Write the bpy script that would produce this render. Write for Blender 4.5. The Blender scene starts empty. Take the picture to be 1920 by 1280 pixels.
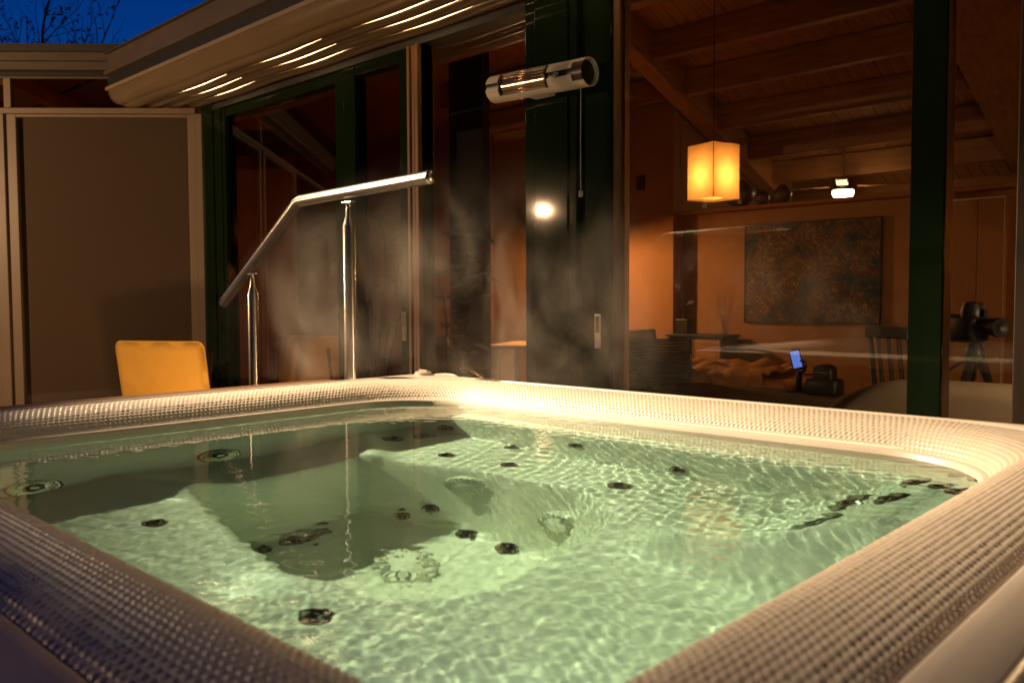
import bpy, bmesh, math, random
import numpy as np
from mathutils import Vector, Matrix
random.seed(7); np.random.seed(7)
R = math.radians
SC = bpy.context.scene
COL = SC.collection

# ------------------------------------------------------------------ camera
CH = 1.18
cd = bpy.data.cameras.new('camera'); cam = bpy.data.objects.new('camera', cd); COL.objects.link(cam)
cd.sensor_fit = 'HORIZONTAL'; cd.sensor_width = 36; cd.lens = 29.83
cd.clip_start = 0.02; cd.clip_end = 2000
cam.rotation_mode = 'XYZ'
cam.matrix_world = Matrix.Translation((0, 0, CH)) @ Matrix.Rotation(R(43.232), 4, 'Z') @ Matrix.Rotation(R(90 - 2.785), 4, 'X') @ Matrix.Rotation(R(-0.24), 4, 'Z')
SC.camera = cam
cd.dof.use_dof = True; cd.dof.focus_distance = 2.6; cd.dof.aperture_fstop = 5.6

# ------------------------------------------------------------------ sky (dusk)
W = bpy.data.worlds.new('World'); SC.world = W; W.use_nodes = True
wn = W.node_tree.nodes; wl = W.node_tree.links
bg = wn['Background']
sky = wn.new('ShaderNodeTexSky'); sky.sky_type = 'NISHITA'; sky.sun_disc = False
sky.sun_elevation = R(-4.5); sky.sun_rotation = R(-68); sky.altitude = 300; sky.ozone_density = 3.0
tint = wn.new('ShaderNodeMix'); tint.data_type = 'RGBA'; tint.blend_type = 'MULTIPLY'; tint.inputs[0].default_value = 1
tint.inputs[7].default_value = (0.018, 0.55, 1.0, 1)
wl.new(sky.outputs[0], tint.inputs[6]); wl.new(tint.outputs[2], bg.inputs[0])
bg.inputs[1].default_value = 2.7

SC.view_settings.view_transform = 'Standard'; SC.view_settings.look = 'None'
SC.view_settings.gamma = 1; SC.view_settings.exposure = 0; SC.view_settings.use_curve_mapping = False
SC.render.engine = 'CYCLES'
cy = SC.cycles
cy.use_denoising = True; cy.denoiser = 'OPENIMAGEDENOISE'
cy.max_bounces = 14; cy.diffuse_bounces = 8; cy.glossy_bounces = 6; cy.transmission_bounces = 8
cy.transparent_max_bounces = 24; cy.volume_bounces = 1
cy.sample_clamp_indirect = 4.0; cy.sample_clamp_direct = 0
cy.blur_glossy = 0.4; cy.caustics_reflective = False; cy.caustics_refractive = True
cy.volume_step_rate = 1.0; cy.volume_max_steps = 128

# ------------------------------------------------------------------ helpers: materials
def nt(m): return m.node_tree.nodes, m.node_tree.links
def mat(name, col, rough=0.5, metal=0.0, var=0.12, scale=6.0, bump=0.0, bscale=60.0, stretch=(1, 1, 1), spec=0.5, coat=0.0, col2=None, space='Object', detail=4.0, rvar=0.08):
    m = bpy.data.materials.new(name); m.use_nodes = True
    n, l = nt(m); b = n['Principled BSDF']
    tc = n.new('ShaderNodeTexCoord'); mp = n.new('ShaderNodeMapping'); mp.inputs['Scale'].default_value = stretch
    l.new(tc.outputs[space], mp.inputs[0])
    no = n.new('ShaderNodeTexNoise'); no.inputs['Scale'].default_value = scale; no.inputs['Detail'].default_value = detail; no.inputs['Roughness'].default_value = .6
    l.new(mp.outputs[0], no.inputs['Vector'])
    rp = n.new('ShaderNodeValToRGB'); rp.color_ramp.elements[0].position = .28; rp.color_ramp.elements[1].position = .72
    c2 = col2 or tuple(c * (1 + var) for c in col); c1 = tuple(c * (1 - var) for c in col) if not col2 else col
    rp.color_ramp.elements[0].color = (*c1, 1); rp.color_ramp.elements[1].color = (*c2, 1)
    l.new(no.outputs[0], rp.inputs[0]); l.new(rp.outputs[0], b.inputs['Base Color'])
    mr = n.new('ShaderNodeMapRange'); mr.inputs[3].default_value = max(0.02, rough - rvar); mr.inputs[4].default_value = min(1, rough + rvar)
    l.new(no.outputs[0], mr.inputs[0]); l.new(mr.outputs[0], b.inputs['Roughness'])
    b.inputs['Metallic'].default_value = metal; b.inputs['Specular IOR Level'].default_value = spec; b.inputs['Coat Weight'].default_value = coat
    if bump:
        n2 = n.new('ShaderNodeTexNoise'); n2.inputs['Scale'].default_value = bscale; n2.inputs['Detail'].default_value = 3
        l.new(mp.outputs[0], n2.inputs['Vector'])
        bp = n.new('ShaderNodeBump'); bp.inputs['Strength'].default_value = bump; bp.inputs['Distance'].default_value = .01
        l.new(n2.outputs[0], bp.inputs['Height']); l.new(bp.outputs[0], b.inputs['Normal'])
    return m
def glass_mat(name, tintc=(0.92, 0.95, 0.93), ior=1.52, boost=1.0):
    # thin sheet: one face stands for one surface of a pane
    m = bpy.data.materials.new(name); m.use_nodes = True; n, l = nt(m); n.clear()
    o = n.new('ShaderNodeOutputMaterial'); mx = n.new('ShaderNodeMixShader'); fr = n.new('ShaderNodeFresnel'); fr.inputs[0].default_value = ior
    tr = n.new('ShaderNodeBsdfTransparent'); tr.inputs[0].default_value = (*tintc, 1)
    gl = n.new('ShaderNodeBsdfGlossy'); gl.inputs['Roughness'].default_value = 0.0
    ml = n.new('ShaderNodeMath'); ml.operation = 'MULTIPLY'; ml.inputs[1].default_value = boost; ml.use_clamp = True
    l.new(fr.outputs[0], ml.inputs[0]); l.new(ml.outputs[0], mx.inputs[0]); l.new(tr.outputs[0], mx.inputs[1]); l.new(gl.outputs[0], mx.inputs[2]); l.new(mx.outputs[0], o.inputs[0])
    return m
def emit_mat(name, col, s):
    m = bpy.data.materials.new(name); m.use_nodes = True; n, l = nt(m); n.clear()
    o = n.new('ShaderNodeOutputMaterial'); e = n.new('ShaderNodeEmission'); e.inputs[0].default_value = (*col, 1); e.inputs[1].default_value = s
    l.new(e.outputs[0], o.inputs[0]); return m

M = {}
M['acrylic'] = mat('acrylic', (.78, .76, .66), .28, var=.04, scale=2.0, spec=.4)
M['ledge'] = mat('ledge', (.60, .52, .44), .34, var=.04, scale=3, bump=.03, bscale=200)
M['cushion_vinyl'] = mat('cushion_vinyl', (.58, .50, .41), .36, var=.06, scale=5, bump=.05, bscale=300)
M['jet_dark'] = mat('jet_dark', (.035, .035, .03), .3, var=.2)
M['chrome'] = mat('chrome', (.75, .73, .68), .14, metal=1, var=.05, rvar=.05)
M['bronze'] = mat('bronze', (.46, .40, .31), .28, metal=1, var=.15)
M['steel'] = mat('steel', (.62, .60, .57), .24, metal=1, var=.06, scale=8, stretch=(1, 1, 30), bump=.02, bscale=40, rvar=.06)
M['green'] = mat('green', (.010, .019, .008), .07, var=.10, scale=4, bump=.0, bscale=35, spec=.09, rvar=.02)
M['wood_jamb'] = mat('wood_jamb', (.26, .125, .05), .42, scale=3, stretch=(14, 14, 1), var=.3, bump=.05)
M['pine'] = mat('pine', (.42, .19, .065), .45, scale=2.2, stretch=(10, 1, 10), var=.28, bump=.06, bscale=20)
M['pine_x'] = mat('pine_x', (.36, .16, .055), .48, scale=2.2, stretch=(1, 10, 10), var=.28, bump=.06, bscale=20)
M['dark_wood'] = mat('dark_wood', (.035, .018, .010), .5, scale=3, stretch=(14, 14, 1), var=.3)
M['deck'] = mat('deck', (.20, .105, .05), .42, scale=3, stretch=(10, 1, 10), var=.3, bump=.1, bscale=30)
M['soffit'] = mat('soffit', (.22, .155, .09), .24, var=.05, scale=3, spec=.6, rvar=.03)
M['trim'] = mat('trim', (.36, .28, .19), .4, var=.06, scale=3)
M['fascia'] = mat('fascia', (.11, .08, .055), .55, var=.15, scale=4, stretch=(1, 1, 6))
M['black_gap'] = mat('black_gap', (.012, .011, .010), .6)
M['alu'] = mat('alu', (.28, .21, .145), .42, var=.05, scale=5)
M['blind'] = mat('blind', (.125, .070, .038), .75, var=.08, scale=2.5, bump=.15, bscale=900)
M['plaster'] = mat('plaster', (.32, .145, .05), .85, var=.07, scale=3, bump=.08, bscale=60)
M['plaster_dark'] = mat('plaster_dark', (.36, .13, .05), .8, var=.12, scale=2.5, bump=.05)
M['floor_in'] = mat('floor_in', (.14, .085, .045), .5, var=.2, scale=4, stretch=(1, 8, 1))
M['stone'] = mat('stone', (.17, .15, .13), .8, var=.2, scale=5, bump=.2)
M['soil'] = mat('soil', (.03, .035, .02), .95, var=.3, scale=2, bump=.3)
M['roof'] = mat('roof', (.06, .05, .045), .8)
M['yellow'] = mat('yellow', (.78, .45, .075), .85, var=.06, scale=8, bump=.25, bscale=500)
M['white_paint'] = mat('white_paint', (.82, .74, .66), .35, var=.04)
M['dark_plastic'] = mat('dark_plastic', (.03, .026, .022), .35)
M['copper'] = mat('copper', (.70, .52, .33), .16, metal=1, var=.1, rvar=.05)
M['wicker'] = mat('wicker', (.045, .04, .036), .35, var=.4, scale=60, spec=.7)
M['table_wood'] = mat('table_wood', (.55, .36, .18), .4, scale=3, stretch=(1, 9, 9), var=.15)
M['fabric_beige'] = mat('fabric_beige', (.68, .56, .42), .9, var=.08, scale=6, bump=.25, bscale=400)
M['fabric_orange'] = mat('fabric_orange', (.42, .21, .08), .9, var=.15, scale=6, bump=.3, bscale=200)
M['fabric_dark'] = mat('fabric_dark', (.08, .055, .035), .9, var=.15, scale=6, bump=.3, bscale=300)
M['ceramic'] = mat('ceramic', (.16, .095, .055), .45, var=.3, scale=14, stretch=(1, 1, 4))
M['black'] = mat('black', (.012, .012, .013), .45)
M['leaf'] = mat('leaf', (.045, .07, .025), .45, var=.3, scale=9)
M['screen_hedge'] = mat('screen_hedge', (.010, .014, .006), .9, var=.4, scale=14)
M['bark'] = mat('bark', (.035, .026, .02), .9, var=.3, scale=12, bump=.4)
M['tree_leaf'] = mat('tree_leaf', (.05, .035, .015), .8, var=.3, scale=3)
M['terracotta'] = mat('terracotta', (.22, .10, .055), .75, var=.15)
M['skirt'] = mat('skirt', (.13, .085, .055), .55, scale=3, stretch=(10, 10, 1), var=.25, bump=.1)
M['glass'] = glass_mat('glass', boost=2.0)
M['glass_dark'] = glass_mat('glass_dark', (.80, .74, .68), boost=1.2)

# ------------------------------------------------------------------ helpers: geometry
class MB:
    def __init__(s): s.v = []; s.f = []
    def add(s, vs, fs):
        o = len(s.v); s.v += [tuple(map(float, x)) for x in vs]; s.f += [tuple(i + o for i in f) for f in fs]; return s
    def box(s, x0, x1, y0, y1, z0, z1, mtx=None, bev=0.0):
        if bev <= 0:
            vs = [(x, y, z) for z in (z0, z1) for y in (y0, y1) for x in (x0, x1)]
            fs = [(0, 2, 3, 1), (4, 5, 7, 6), (0, 1, 5, 4), (2, 6, 7, 3), (0, 4, 6, 2), (1, 3, 7, 5)]
        else:
            b = min(bev, (x1 - x0) * .45, (y1 - y0) * .45, (z1 - z0) * .45)
            bm = bmesh.new(); bmesh.ops.create_cube(bm, size=1)
            for v in bm.verts: v.co = Vector(((x0 + x1) / 2 + v.co.x * (x1 - x0), (y0 + y1) / 2 + v.co.y * (y1 - y0), (z0 + z1) / 2 + v.co.z * (z1 - z0)))
            bmesh.ops.bevel(bm, geom=bm.edges[:], offset=b, segments=2, profile=.5, affect='EDGES')
            bm.verts.index_update(); vs = [tuple(v.co) for v in bm.verts]; fs = [tuple(v.index for v in f.verts) for f in bm.faces]; bm.free()
        if mtx is not None: vs = [tuple(mtx @ Vector(v)) for v in vs]
        return s.add(vs, fs)
    def tube(s, pts, r, n=12, caps=True, closed=False):
        P = [Vector(p) for p in pts]; k = len(P)
        rr = r if isinstance(r, (list, tuple)) else [r] * k
        vs = []; fs = []; up = None
        for i, p in enumerate(P):
            a = P[max(i - 1, 0)]; b = P[min(i + 1, k - 1)]; t = (b - a)
            if t.length < 1e-9: t = Vector((0, 0, 1))
            t.normalize()
            if up is None:
                up = Vector((0, 0, 1)) if abs(t.z) < .9 else Vector((1, 0, 0))
            u = (up - t * up.dot(t))
            if u.length < 1e-6: u = t.orthogonal()
            u.normalize(); w = t.cross(u); up = u
            for j in range(n):
                q = 2 * math.pi * j / n; vs.append(p + (u * math.cos(q) + w * math.sin(q)) * rr[i])
        for i in range(k - 1):
            for j in range(n): fs.append((i * n + j, i * n + (j + 1) % n, (i + 1) * n + (j + 1) % n, (i + 1) * n + j))
        if caps: fs.append(tuple(range(n - 1, -1, -1))); fs.append(tuple((k - 1) * n + j for j in range(n)))
        return s.add(vs, fs)
    def lathe(s, prof, n=24, mtx=None):
        vs = []; fs = []; k = len(prof)
        for (r, z) in prof:
            for j in range(n):
                q = 2 * math.pi * j / n; vs.append((r * math.cos(q), r * math.sin(q), z))
        for i in range(k - 1):
            for j in range(n): fs.append((i * n + j, i * n + (j + 1) % n, (i + 1) * n + (j + 1) % n, (i + 1) * n + j))
        if prof[0][0] > 1e-6: fs.append(tuple(range(n - 1, -1, -1)))
        if prof[-1][0] > 1e-6: fs.append(tuple((k - 1) * n + j for j in range(n)))
        if mtx is not None: vs = [tuple(mtx @ Vector(v)) for v in vs]
        return s.add(vs, fs)
    def extrude_poly(s, poly, axis, a, b):
        # poly: list of 2D pts in the two other axes (order yz / xz / xy)
        def mk(p, t): return {'x': (t, p[0], p[1]), 'y': (p[0], t, p[1]), 'z': (p[0], p[1], t)}[axis]
        n = len(poly); vs = [mk(p, a) for p in poly] + [mk(p, b) for p in poly]
        fs = [tuple(range(n - 1, -1, -1)), tuple(range(n, 2 * n))] + [(i, (i + 1) % n, n + (i + 1) % n, n + i) for i in range(n)]
        return s.add(vs, fs)
    def build(s, name, m, parent=None, smooth=False, loc=None, autos=None):
        me = bpy.data.meshes.new(name); me.from_pydata(s.v, [], s.f); me.update()
        bm = bmesh.new(); bm.from_mesh(me); bmesh.ops.recalc_face_normals(bm, faces=bm.faces[:]); bm.to_mesh(me); bm.free()
        if m is not None: me.materials.append(m)
        if smooth or autos:
            me.shade_smooth()
            if autos:
                me.set_sharp_from_angle(angle=R(autos))
        o = bpy.data.objects.new(name, me); COL.objects.link(o)
        if loc is not None: o.location = loc
        if parent is not None: o.parent = parent
        return o
def tag(o, label=None, cat=None, group=None, kind=None):
    if label: o['label'] = label
    if cat: o['category'] = cat
    if group: o['group'] = group
    if kind: o['kind'] = kind
    return o
def thing(name, label, cat, loc=(0, 0, 0), rz=0, group=None):
    o = bpy.data.objects.new(name, None); COL.objects.link(o); o.location = loc; o.rotation_euler = (0, 0, rz); o.empty_display_size = .1
    return tag(o, label, cat, group)
def copy_tree(o, parent=None):
    c = o.copy(); COL.objects.link(c); c.parent = parent
    for ch in o.children: copy_tree(ch, c)
    return c
def frame_mtx(origin, zdir, xhint=(1, 0, 0)):
    z = Vector(zdir).normalized(); x = Vector(xhint); x = (x - z * x.dot(z))
    if x.length < 1e-5: x = z.orthogonal()
    x.normalize(); y = z.cross(x)
    return Matrix.Translation(origin) @ Matrix((x, y, z)).transposed().to_4x4()

# ================================================================== SETTING
g = MB().box(-300, 300, -300, 300, -.5, -.03).build('ground', M['soil']); tag(g, kind='structure')
ter = MB().box(-9, 5, -2.5, 3.14, -.029, 0).build('terrace', M['stone']); tag(ter, kind='structure')
fl = MB().box(-12, 4.5, 3.15, 10.3, -.028, .004).build('floor', M['floor_in']); tag(fl, kind='structure')

# ------------------------------------------------------------------ house
YF = 3.18
house = thing('house', 'low house with a glazed front, green posts and wooden ceiling behind the hot tub', 'house', (-2, 3.2, 0))
def hp(mb, name, m, **k):
    o = mb.build(name, m, None, **k); o.parent = house; o.matrix_parent_inverse = Matrix.Translation((2, -3.2, 0)); return o
# soffit with ribs, running along the front
PER = 1.07
def soffit_mesh():
    prof = []   # (Y, z, isrib phase)
    ys = np.linspace(3.175, 2.735, 81)
    for y in ys:
        ph = (3.175 - y) / .11
        z = 2.672 - .024 * abs(math.sin(math.pi * ph)) ** .8
        prof.append((y, z))
    for t in np.linspace(0.08, 1, 14):
        prof.append((2.735 - .075 * math.sin(t * math.pi / 2), 2.672 + .115 * (1 - math.cos(t * math.pi / 2))))
    xs = np.linspace(0, 1, 150)
    vs = []; fs = []; n = len(prof)
    for t in xs:
        for (y, z) in prof:
            x0 = -6.185 - (3.18 - y)
            X = x0 + (3.0 - x0) * t
            sag = .0045 * math.cos(2 * math.pi * (X + 4.57) / PER)
            w = 1.0 if y > 2.74 else max(0, (y - 2.66) / .08)
            vs.append((X, y, z - sag * w))
    for i in range(len(xs) - 1):
        for j in range(n - 1): fs.append((i * n + j, i * n + j + 1, (i + 1) * n + j + 1, (i + 1) * n + j))
    return MB().add(vs, fs)
so = hp(soffit_mesh(), 'soffit', M['soffit'], smooth=True)
tag(so, 'ribbed glossy beige soffit along the eave')
def eave_streak(x, lab):  # glowing bars added in place of highlight streaks on the glossy ribs
    t = thing('eave_streak', lab, 'lamp', (x, 2.9, 2.648), 0, 'glow bars standing in for eave highlights')
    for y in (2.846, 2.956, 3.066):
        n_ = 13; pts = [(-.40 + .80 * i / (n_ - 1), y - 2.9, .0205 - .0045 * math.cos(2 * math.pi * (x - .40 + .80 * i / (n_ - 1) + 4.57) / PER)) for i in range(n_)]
        MB().tube(pts, [.0003 + .0030 * math.sin(math.pi * i / (n_ - 1)) ** 1.8 for i in range(n_)], 8).build('streak_bar', MEAVE, t, smooth=True)
MEAVE = emit_mat('eave_streak_glow', (1, .64, .30), 15)
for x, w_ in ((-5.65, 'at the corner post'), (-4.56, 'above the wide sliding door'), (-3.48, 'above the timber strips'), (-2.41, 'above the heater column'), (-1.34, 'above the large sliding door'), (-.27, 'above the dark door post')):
    eave_streak(x, 'three slim glow bars added as highlight streaks under the ribbed eave ' + w_)
def xw(y): return -6.185 - (3.18 - y)     # where the side wing's plane is
hp(MB().box(xw(2.66), 3, 2.640, 2.664, 2.775, 2.80), 'soffit_trim', M['trim'])
hp(MB().box(xw(2.67), 3, 2.655, 2.675, 2.80, 2.885), 'shadow_gap', M['black_gap'])
hp(MB().box(xw(2.64), 3, 2.625, 2.70, 2.885, 3.022), 'fascia', M['fascia'])
hp(MB().box(xw(2.64), 3, 2.60, 2.66, 3.022, 3.034), 'fascia_capping', M['roof'])
hp(MB().box(xw(3.1), 3, 2.70, 3.30, 2.80, 2.86), 'eave_board', M['black_gap'])
# roof and ceiling
RY, RZ = 6.2, 3.95
def zc(y): return 3.35 - .367 * (y - 7.84) if y > RY else RZ - (RY - y) * .40
hp(MB().extrude_poly([(2.66, 3.03), (RY, RZ + .22), (10.4, zc(10.4) + .22), (10.4, zc(10.4) + .12), (RY, RZ + .12), (2.72, 2.95)], 'x', -12, 4.5), 'roof', M['roof'])
ceil_p = hp(MB().extrude_poly([(3.3, zc(3.3) + .04), (RY, RZ + .04), (10.3, zc(10.3) + .04), (10.3, zc(10.3) + .02), (RY, RZ + .02), (3.3, zc(3.3) + .02)], 'x', -11.9, 4.4), 'ceiling', M['pine'])
for side in (0, 1):
    base = None
    for i in range(46):
        x = -5.2 + i * .125
        if base is None:
            y0, y1 = ((3.3, RY) if side == 0 else (RY, 10.25))
            b = MB().extrude_poly([(y0, zc(y0 + (.001 if side else 0)) + .018), (y1, zc(y1) + .018), (y1, zc(y1) - .004), (y0, zc(y0 + (.001 if side else 0)) - .004)], 'x', 0, .117)
            base = b.build('ceiling_board', M['pine']); o = base
        else:
            o = base.copy(); COL.objects.link(o)
        o.parent = ceil_p; o.matrix_parent_inverse = Matrix.Translation((0, 0, 0)); o.location = (x, 0, random.uniform(-.002, .002))
for y in (4.3, 5.3, 6.9, 7.51, 8.18, 8.83, 9.40):
    z = zc(y) + .0
    hp(MB().box(-7.6 if y < 7.6 else -4.82, 3, y - .05, y + .05, z - .25, z - .006, bev=.006), 'beam', M['pine_x'])
# wide pine rafters down the back slope
def rafter(x0, x1, m):
    y0, y1 = RY + .05, 9.9
    mb = MB().extrude_poly([(y0, zc(y0) - .02), (y1, zc(y1) - .02), (y1, zc(y1) - .31), (y0, zc(y0) - .31)], 'x', x0, x1)
    return hp(mb, 'rafter', m)
rafter(-2.17, -1.60, M['pine']); rafter(-4.80, -4.62, M['pine'])
# interior walls
hp(MB().box(-12, 4.5, 10.2, 10.3, 0, 3.2), 'wall', M['plaster'])
hp(MB().box(-12, -11.9, 3.2, 10.2, 0, 4.0), 'wall', M['plaster_dark'])
hp(MB().box(4.4, 4.5, 3.2, 10.2, 0, 4.0), 'wall', M['plaster'])
wl_l = hp(MB().box(-7.45, -4.84, 7.60, 7.72, .006, zc(7.6) + .01), 'wall', M['plaster'])
hp(MB().box(-4.96, -4.835, 7.725, 10.19, .006, zc(7.75) + .0), 'wall', M['plaster'])
hp(MB().box(-4.83, 2.5, 7.80, 7.95, .006, 2.055), 'partition_wall', M['plaster'])
hp(MB().box(-4.83, 2.5, 7.66, 7.97, 2.06, 2.095, bev=.006), 'shelf', M['plaster_dark'])
hp(MB().box(-11.8, -7.47, 7.58, 7.70, .006, zc(7.6) + .01), 'wall', M['plaster_dark'])
hp(MB().box(-5.54, -5.13, 5.10, 5.19, .006, zc(5.1) - .02), 'wall_panel', M['black_gap'])
# green column with raised panel, corner post
hp(MB().box(-2.820, -2.752, 3.10, 3.26, 0, 2.668, bev=.004), 'column', M['green'])
hp(MB().box(-2.749, -2.545, 3.088, 3.26, 0, 2.668, bev=.003), 'column', M['green'])
hp(MB().box(-2.542, -2.497, 3.098, 3.26, 0, 2.668, bev=.004), 'column', M['green'])
hp(MB().box(-6.17, -6.00, 3.13, 3.27, 0, 2.668, bev=.004), 'corner_post', M['green'])
hp(MB().box(-5.996, -5.89, 3.14, 3.25, 0, 2.668, bev=.004), 'corner_post', M['green'])
hp(MB().box(-6.19, 3, 3.135, 3.255, 2.60, 2.640), 'head_rail', M['black_gap'])
hp(MB().box(-6.19, 3, 3.12, 3.27, 0.004, .05), 'threshold', M['alu'])
# three timber strips of the open sliding track
for k, (a, b, yy) in enumerate([(-3.738, -3.718, 3.12), (-3.708, -3.687, 3.13), (-3.673, -3.646, 3.12)]):
    hp(MB().box(a, b, yy, 3.24, .05, 2.6, bev=.002), 'timber_strip', M['wood_jamb'])
hp(MB().box(-3.738, -3.646, 3.15, 3.235, .05, 2.6), 'track_channel', M['black_gap'])
hp(MB().box(-.700, -.59, 3.12, 3.26, .05, 2.6, bev=.004), 'door_post', M['dark_wood'])

def pane(parent, x0, x1, z0, z1, y=YF, dark=False):
    for dy in (-.012, .012):
        MB().add([(x0, y + dy, z0), (x1, y + dy, z0), (x1, y + dy, z1), (x0, y + dy, z1)], [(0, 1, 2, 3)]).build('glass_pane', M['glass_dark' if dark else 'glass'], parent)
def handle(parent, x, y):
    h = MB().box(x - .019, x + .019, y - .008, y, .955, 1.117, bev=.003).build('handle', M['steel'], parent)
    MB().box(x - .011, x + .009, y - .0105, y - .0085, 1.03, 1.105, bev=.001).build('grip_recess', M['black'], h)
def door(name, label, x0, x1, sl, sr, y, hx=None, m='green', wood=None, dark=False):
    t = thing(name, label, 'door', (0, 0, 0))
    MB().box(x0, x0 + sl, y - .045, y + .045, .052, 2.598, bev=.004).build('stile', M[m], t)
    MB().box(x1 - sr, x1, y - .045, y + .045, .052, 2.598, bev=.004).build('stile', M[m], t)
    MB().box(x0 + sl + .001, x1 - sr - .001, y - .04, y + .04, 2.53, 2.596, bev=.003).build('rail', M[m], t)
    MB().box(x0 + sl + .001, x1 - sr - .001, y - .04, y + .04, .054, .16, bev=.003).build('rail', M[m], t)
    pane(t, x0 + sl, x1 - sr, .16, 2.53, y, dark)
    if hx is not None: handle(t, hx, y - .046)
    if wood:
        for (a, b) in wood: MB().box(a, b, y - .03, y + .05, .056, 2.59, bev=.002).build('wood_edge', M['wood_jamb'], t)
    return t
door('sliding_door', 'wide sliding glass door between corner post and next green stile', -5.885, -4.36, .045, .10, 3.19, dark=True)
door('sliding_door', 'narrow sliding glass door with recessed handle beside timber strips', -4.356, -3.742, .118, .075, 3.175, -3.785, dark=True)
fw = thing('window', 'fixed window pane left of the green heater column, plant behind it', 'window')
pane(fw, -3.645, -2.822, .06, 2.6, 3.2)
MB().box(-3.645, -2.822, 3.16, 3.24, .052, .12, bev=.003).build('sill', M['green'], fw)
door('sliding_door', 'large sliding glass door with green stile and handle, pendant lamp seen through it', -2.495, -.919, .170, .112, 3.175, -2.393, wood=[(-2.324, -2.288), (-.961, -.918)])
rw = thing('window', 'narrow glass pane between wood edged stile and dark post', 'window')
pane(rw, -.917, -.702, .06, 2.6, 3.19)
MB().box(-.916, -.703, 3.16, 3.24, .052, .12).build('sill', M['green'], rw)
rw2 = thing('window', 'glass pane beyond the dark door post', 'window')
pane(rw2, -.588, 2.9, .06, 2.6, 3.19)
MB().box(-.587, 2.9, 3.16, 3.24, .052, .12).build('sill', M['green'], rw2)

# ------------------------------------------------------------------ side wing (45 degrees)
CX, CY = -6.185, 3.165
WM = Matrix.Translation((CX, CY, 0)) @ Matrix.Rotation(R(225), 4, 'Z')   # local x along the wing, local -y is out towards the tub
# local y axis after 225deg: (-sin225, cos225) = (.707,-.707) -> that is outwards
wing = thing('wing', 'side wing with pale aluminium framed screens under a brown fascia', 'house wing', (CX, CY, 0), R(225))
def wp(mb, name, m, parent=wing, **k): return mb.build(name, m, parent, **k)
wp(MB().box(-.3, 5, .02, .10, 2.975, 3.038, bev=.004), 'fascia_board', M['trim' if 0 else 'fascia'])
wp(MB().box(-.3, 5, .005, .09, 2.912, 2.972, bev=.004), 'fascia_board', M['fascia'])
wp(MB().box(-.3, 5, -.05, .03, 2.88, 2.908), 'shadow_gap', M['black_gap'])
wp(MB().box(-.3, 5, .0, .02, 2.862, 2.878), 'transom_rail', M['fascia'])
wp(MB().box(-.3, 5, -4.5, .10, 3.042, 3.10), 'roof', M['roof'])
wp(MB().box(.1, 5, -2.4, -.06, 2.96, 2.99), 'ceiling', M['pine'])
for sx in (.55, 1.5, 2.45): wp(MB().box(sx, sx + .08, -2.3, -.08, 2.84, 2.958), 'beam', M['pine'])
wp(MB().box(1.43, 1.482, -.02, .03, 2.645, 2.862, bev=.003), 'mullion', M['alu'])
wp(MB().box(.06, 5, -.03, .03, 2.60, 2.642, bev=.003), 'head_rail', M['alu'])
for (a, b) in ((.06, 1.43), (1.482, 5)):
    for dy in (-.006, .012): wp(MB().add([(a, dy, 2.642), (b, dy, 2.642), (b, dy, 2.862), (a, dy, 2.862)], [(0, 1, 2, 3)]), 'transom_glass', M['glass_dark'])
wp(MB().box(0.0, .055, -.04, .035, 0, 2.60, bev=.003), 'post', M['alu'])
wp(MB().box(1.485, 1.55, -.045, .04, 0, 2.598, bev=.003), 'post', M['alu'])
def screen(x0, x1, label):
    t = thing('screen_panel', label, 'screen', (CX, CY, 0), R(225), 'framed screens of the side wing')
    wp(MB().box(x0, x0 + .062, -.03, .02, .02, 2.598, bev=.003), 'stile', M['alu'], t)
    wp(MB().box(x1 - .078, x1, -.03, .02, .02, 2.598, bev=.003), 'stile', M['alu'], t)
    wp(MB().box(x0 + .063, x1 - .079, -.03, .02, 2.575, 2.597, bev=.003), 'rail', M['alu'], t)
    wp(MB().box(x0 + .063, x1 - .079, -.03, .02, .02, .1, bev=.003), 'rail', M['alu'], t)
    wp(MB().box(x0 + .062, x1 - .078, -.030, -.022, .1, 2.575), 'blind', M['blind'], t)
    wp(MB().add([(x0 + .062, 0, .1), (x1 - .078, 0, .1), (x1 - .078, 0, 2.575), (x0 + .062, 0, 2.575)], [(0, 1, 2, 3)]), 'glass_pane', M['glass'], t)
screen(.06, 1.482, 'taupe blind screen in pale frame behind the yellow chair cushion')
screen(1.553, 2.95, 'dark screen panel beyond the double pale post')

# ================================================================== HOT TUB
ZL = .90                   # ledge height
ZWAT = .838
OX0, OX1, OY0, OY1 = -2.505, -.160, .180, 2.155      # outer ledge
SX0, SX1, SY0, SY1 = -2.466, -.215, .236, 2.113      # cushion seam
IX0, IX1, IY0, IY1 = -2.245, -.412, .425, 1.917      # inner curve at the waterline
def rrect(x0, x1, y0, y1, r, ns, nc):
    # closed curve, ns points per side, nc per corner, counter clockwise, starting on the near side
    P = []
    a_ = r * .42 if r > .2 else r     # the near corner is tighter than the others
    cs = [((x1 - a_, y0 + a_), -90), ((x1 - r, y1 - r), 0), ((x0 + r, y1 - r), 90), ((x0 + r, y0 + r), 180)]
    st = [((x0 + r, y0), (x1 - a_, y0)), ((x1, y0 + a_), (x1, y1 - r)), ((x1 - r, y1), (x0 + r, y1)), ((x0, y1 - r), (x0, y0 + r))]
    for k in range(4):
        a, b = np.array(st[k][0]), np.array(st[k][1])
        for i in range(ns[k]): P.append(a + (b - a) * i / ns[k])
        c, a0 = cs[k]
        for i in range(nc): q = R(a0 + 90 * i / nc); P.append(np.array(c) + (a_ if k == 0 else r) * np.array((math.cos(q), math.sin(q))))
    return np.array(P)
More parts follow.
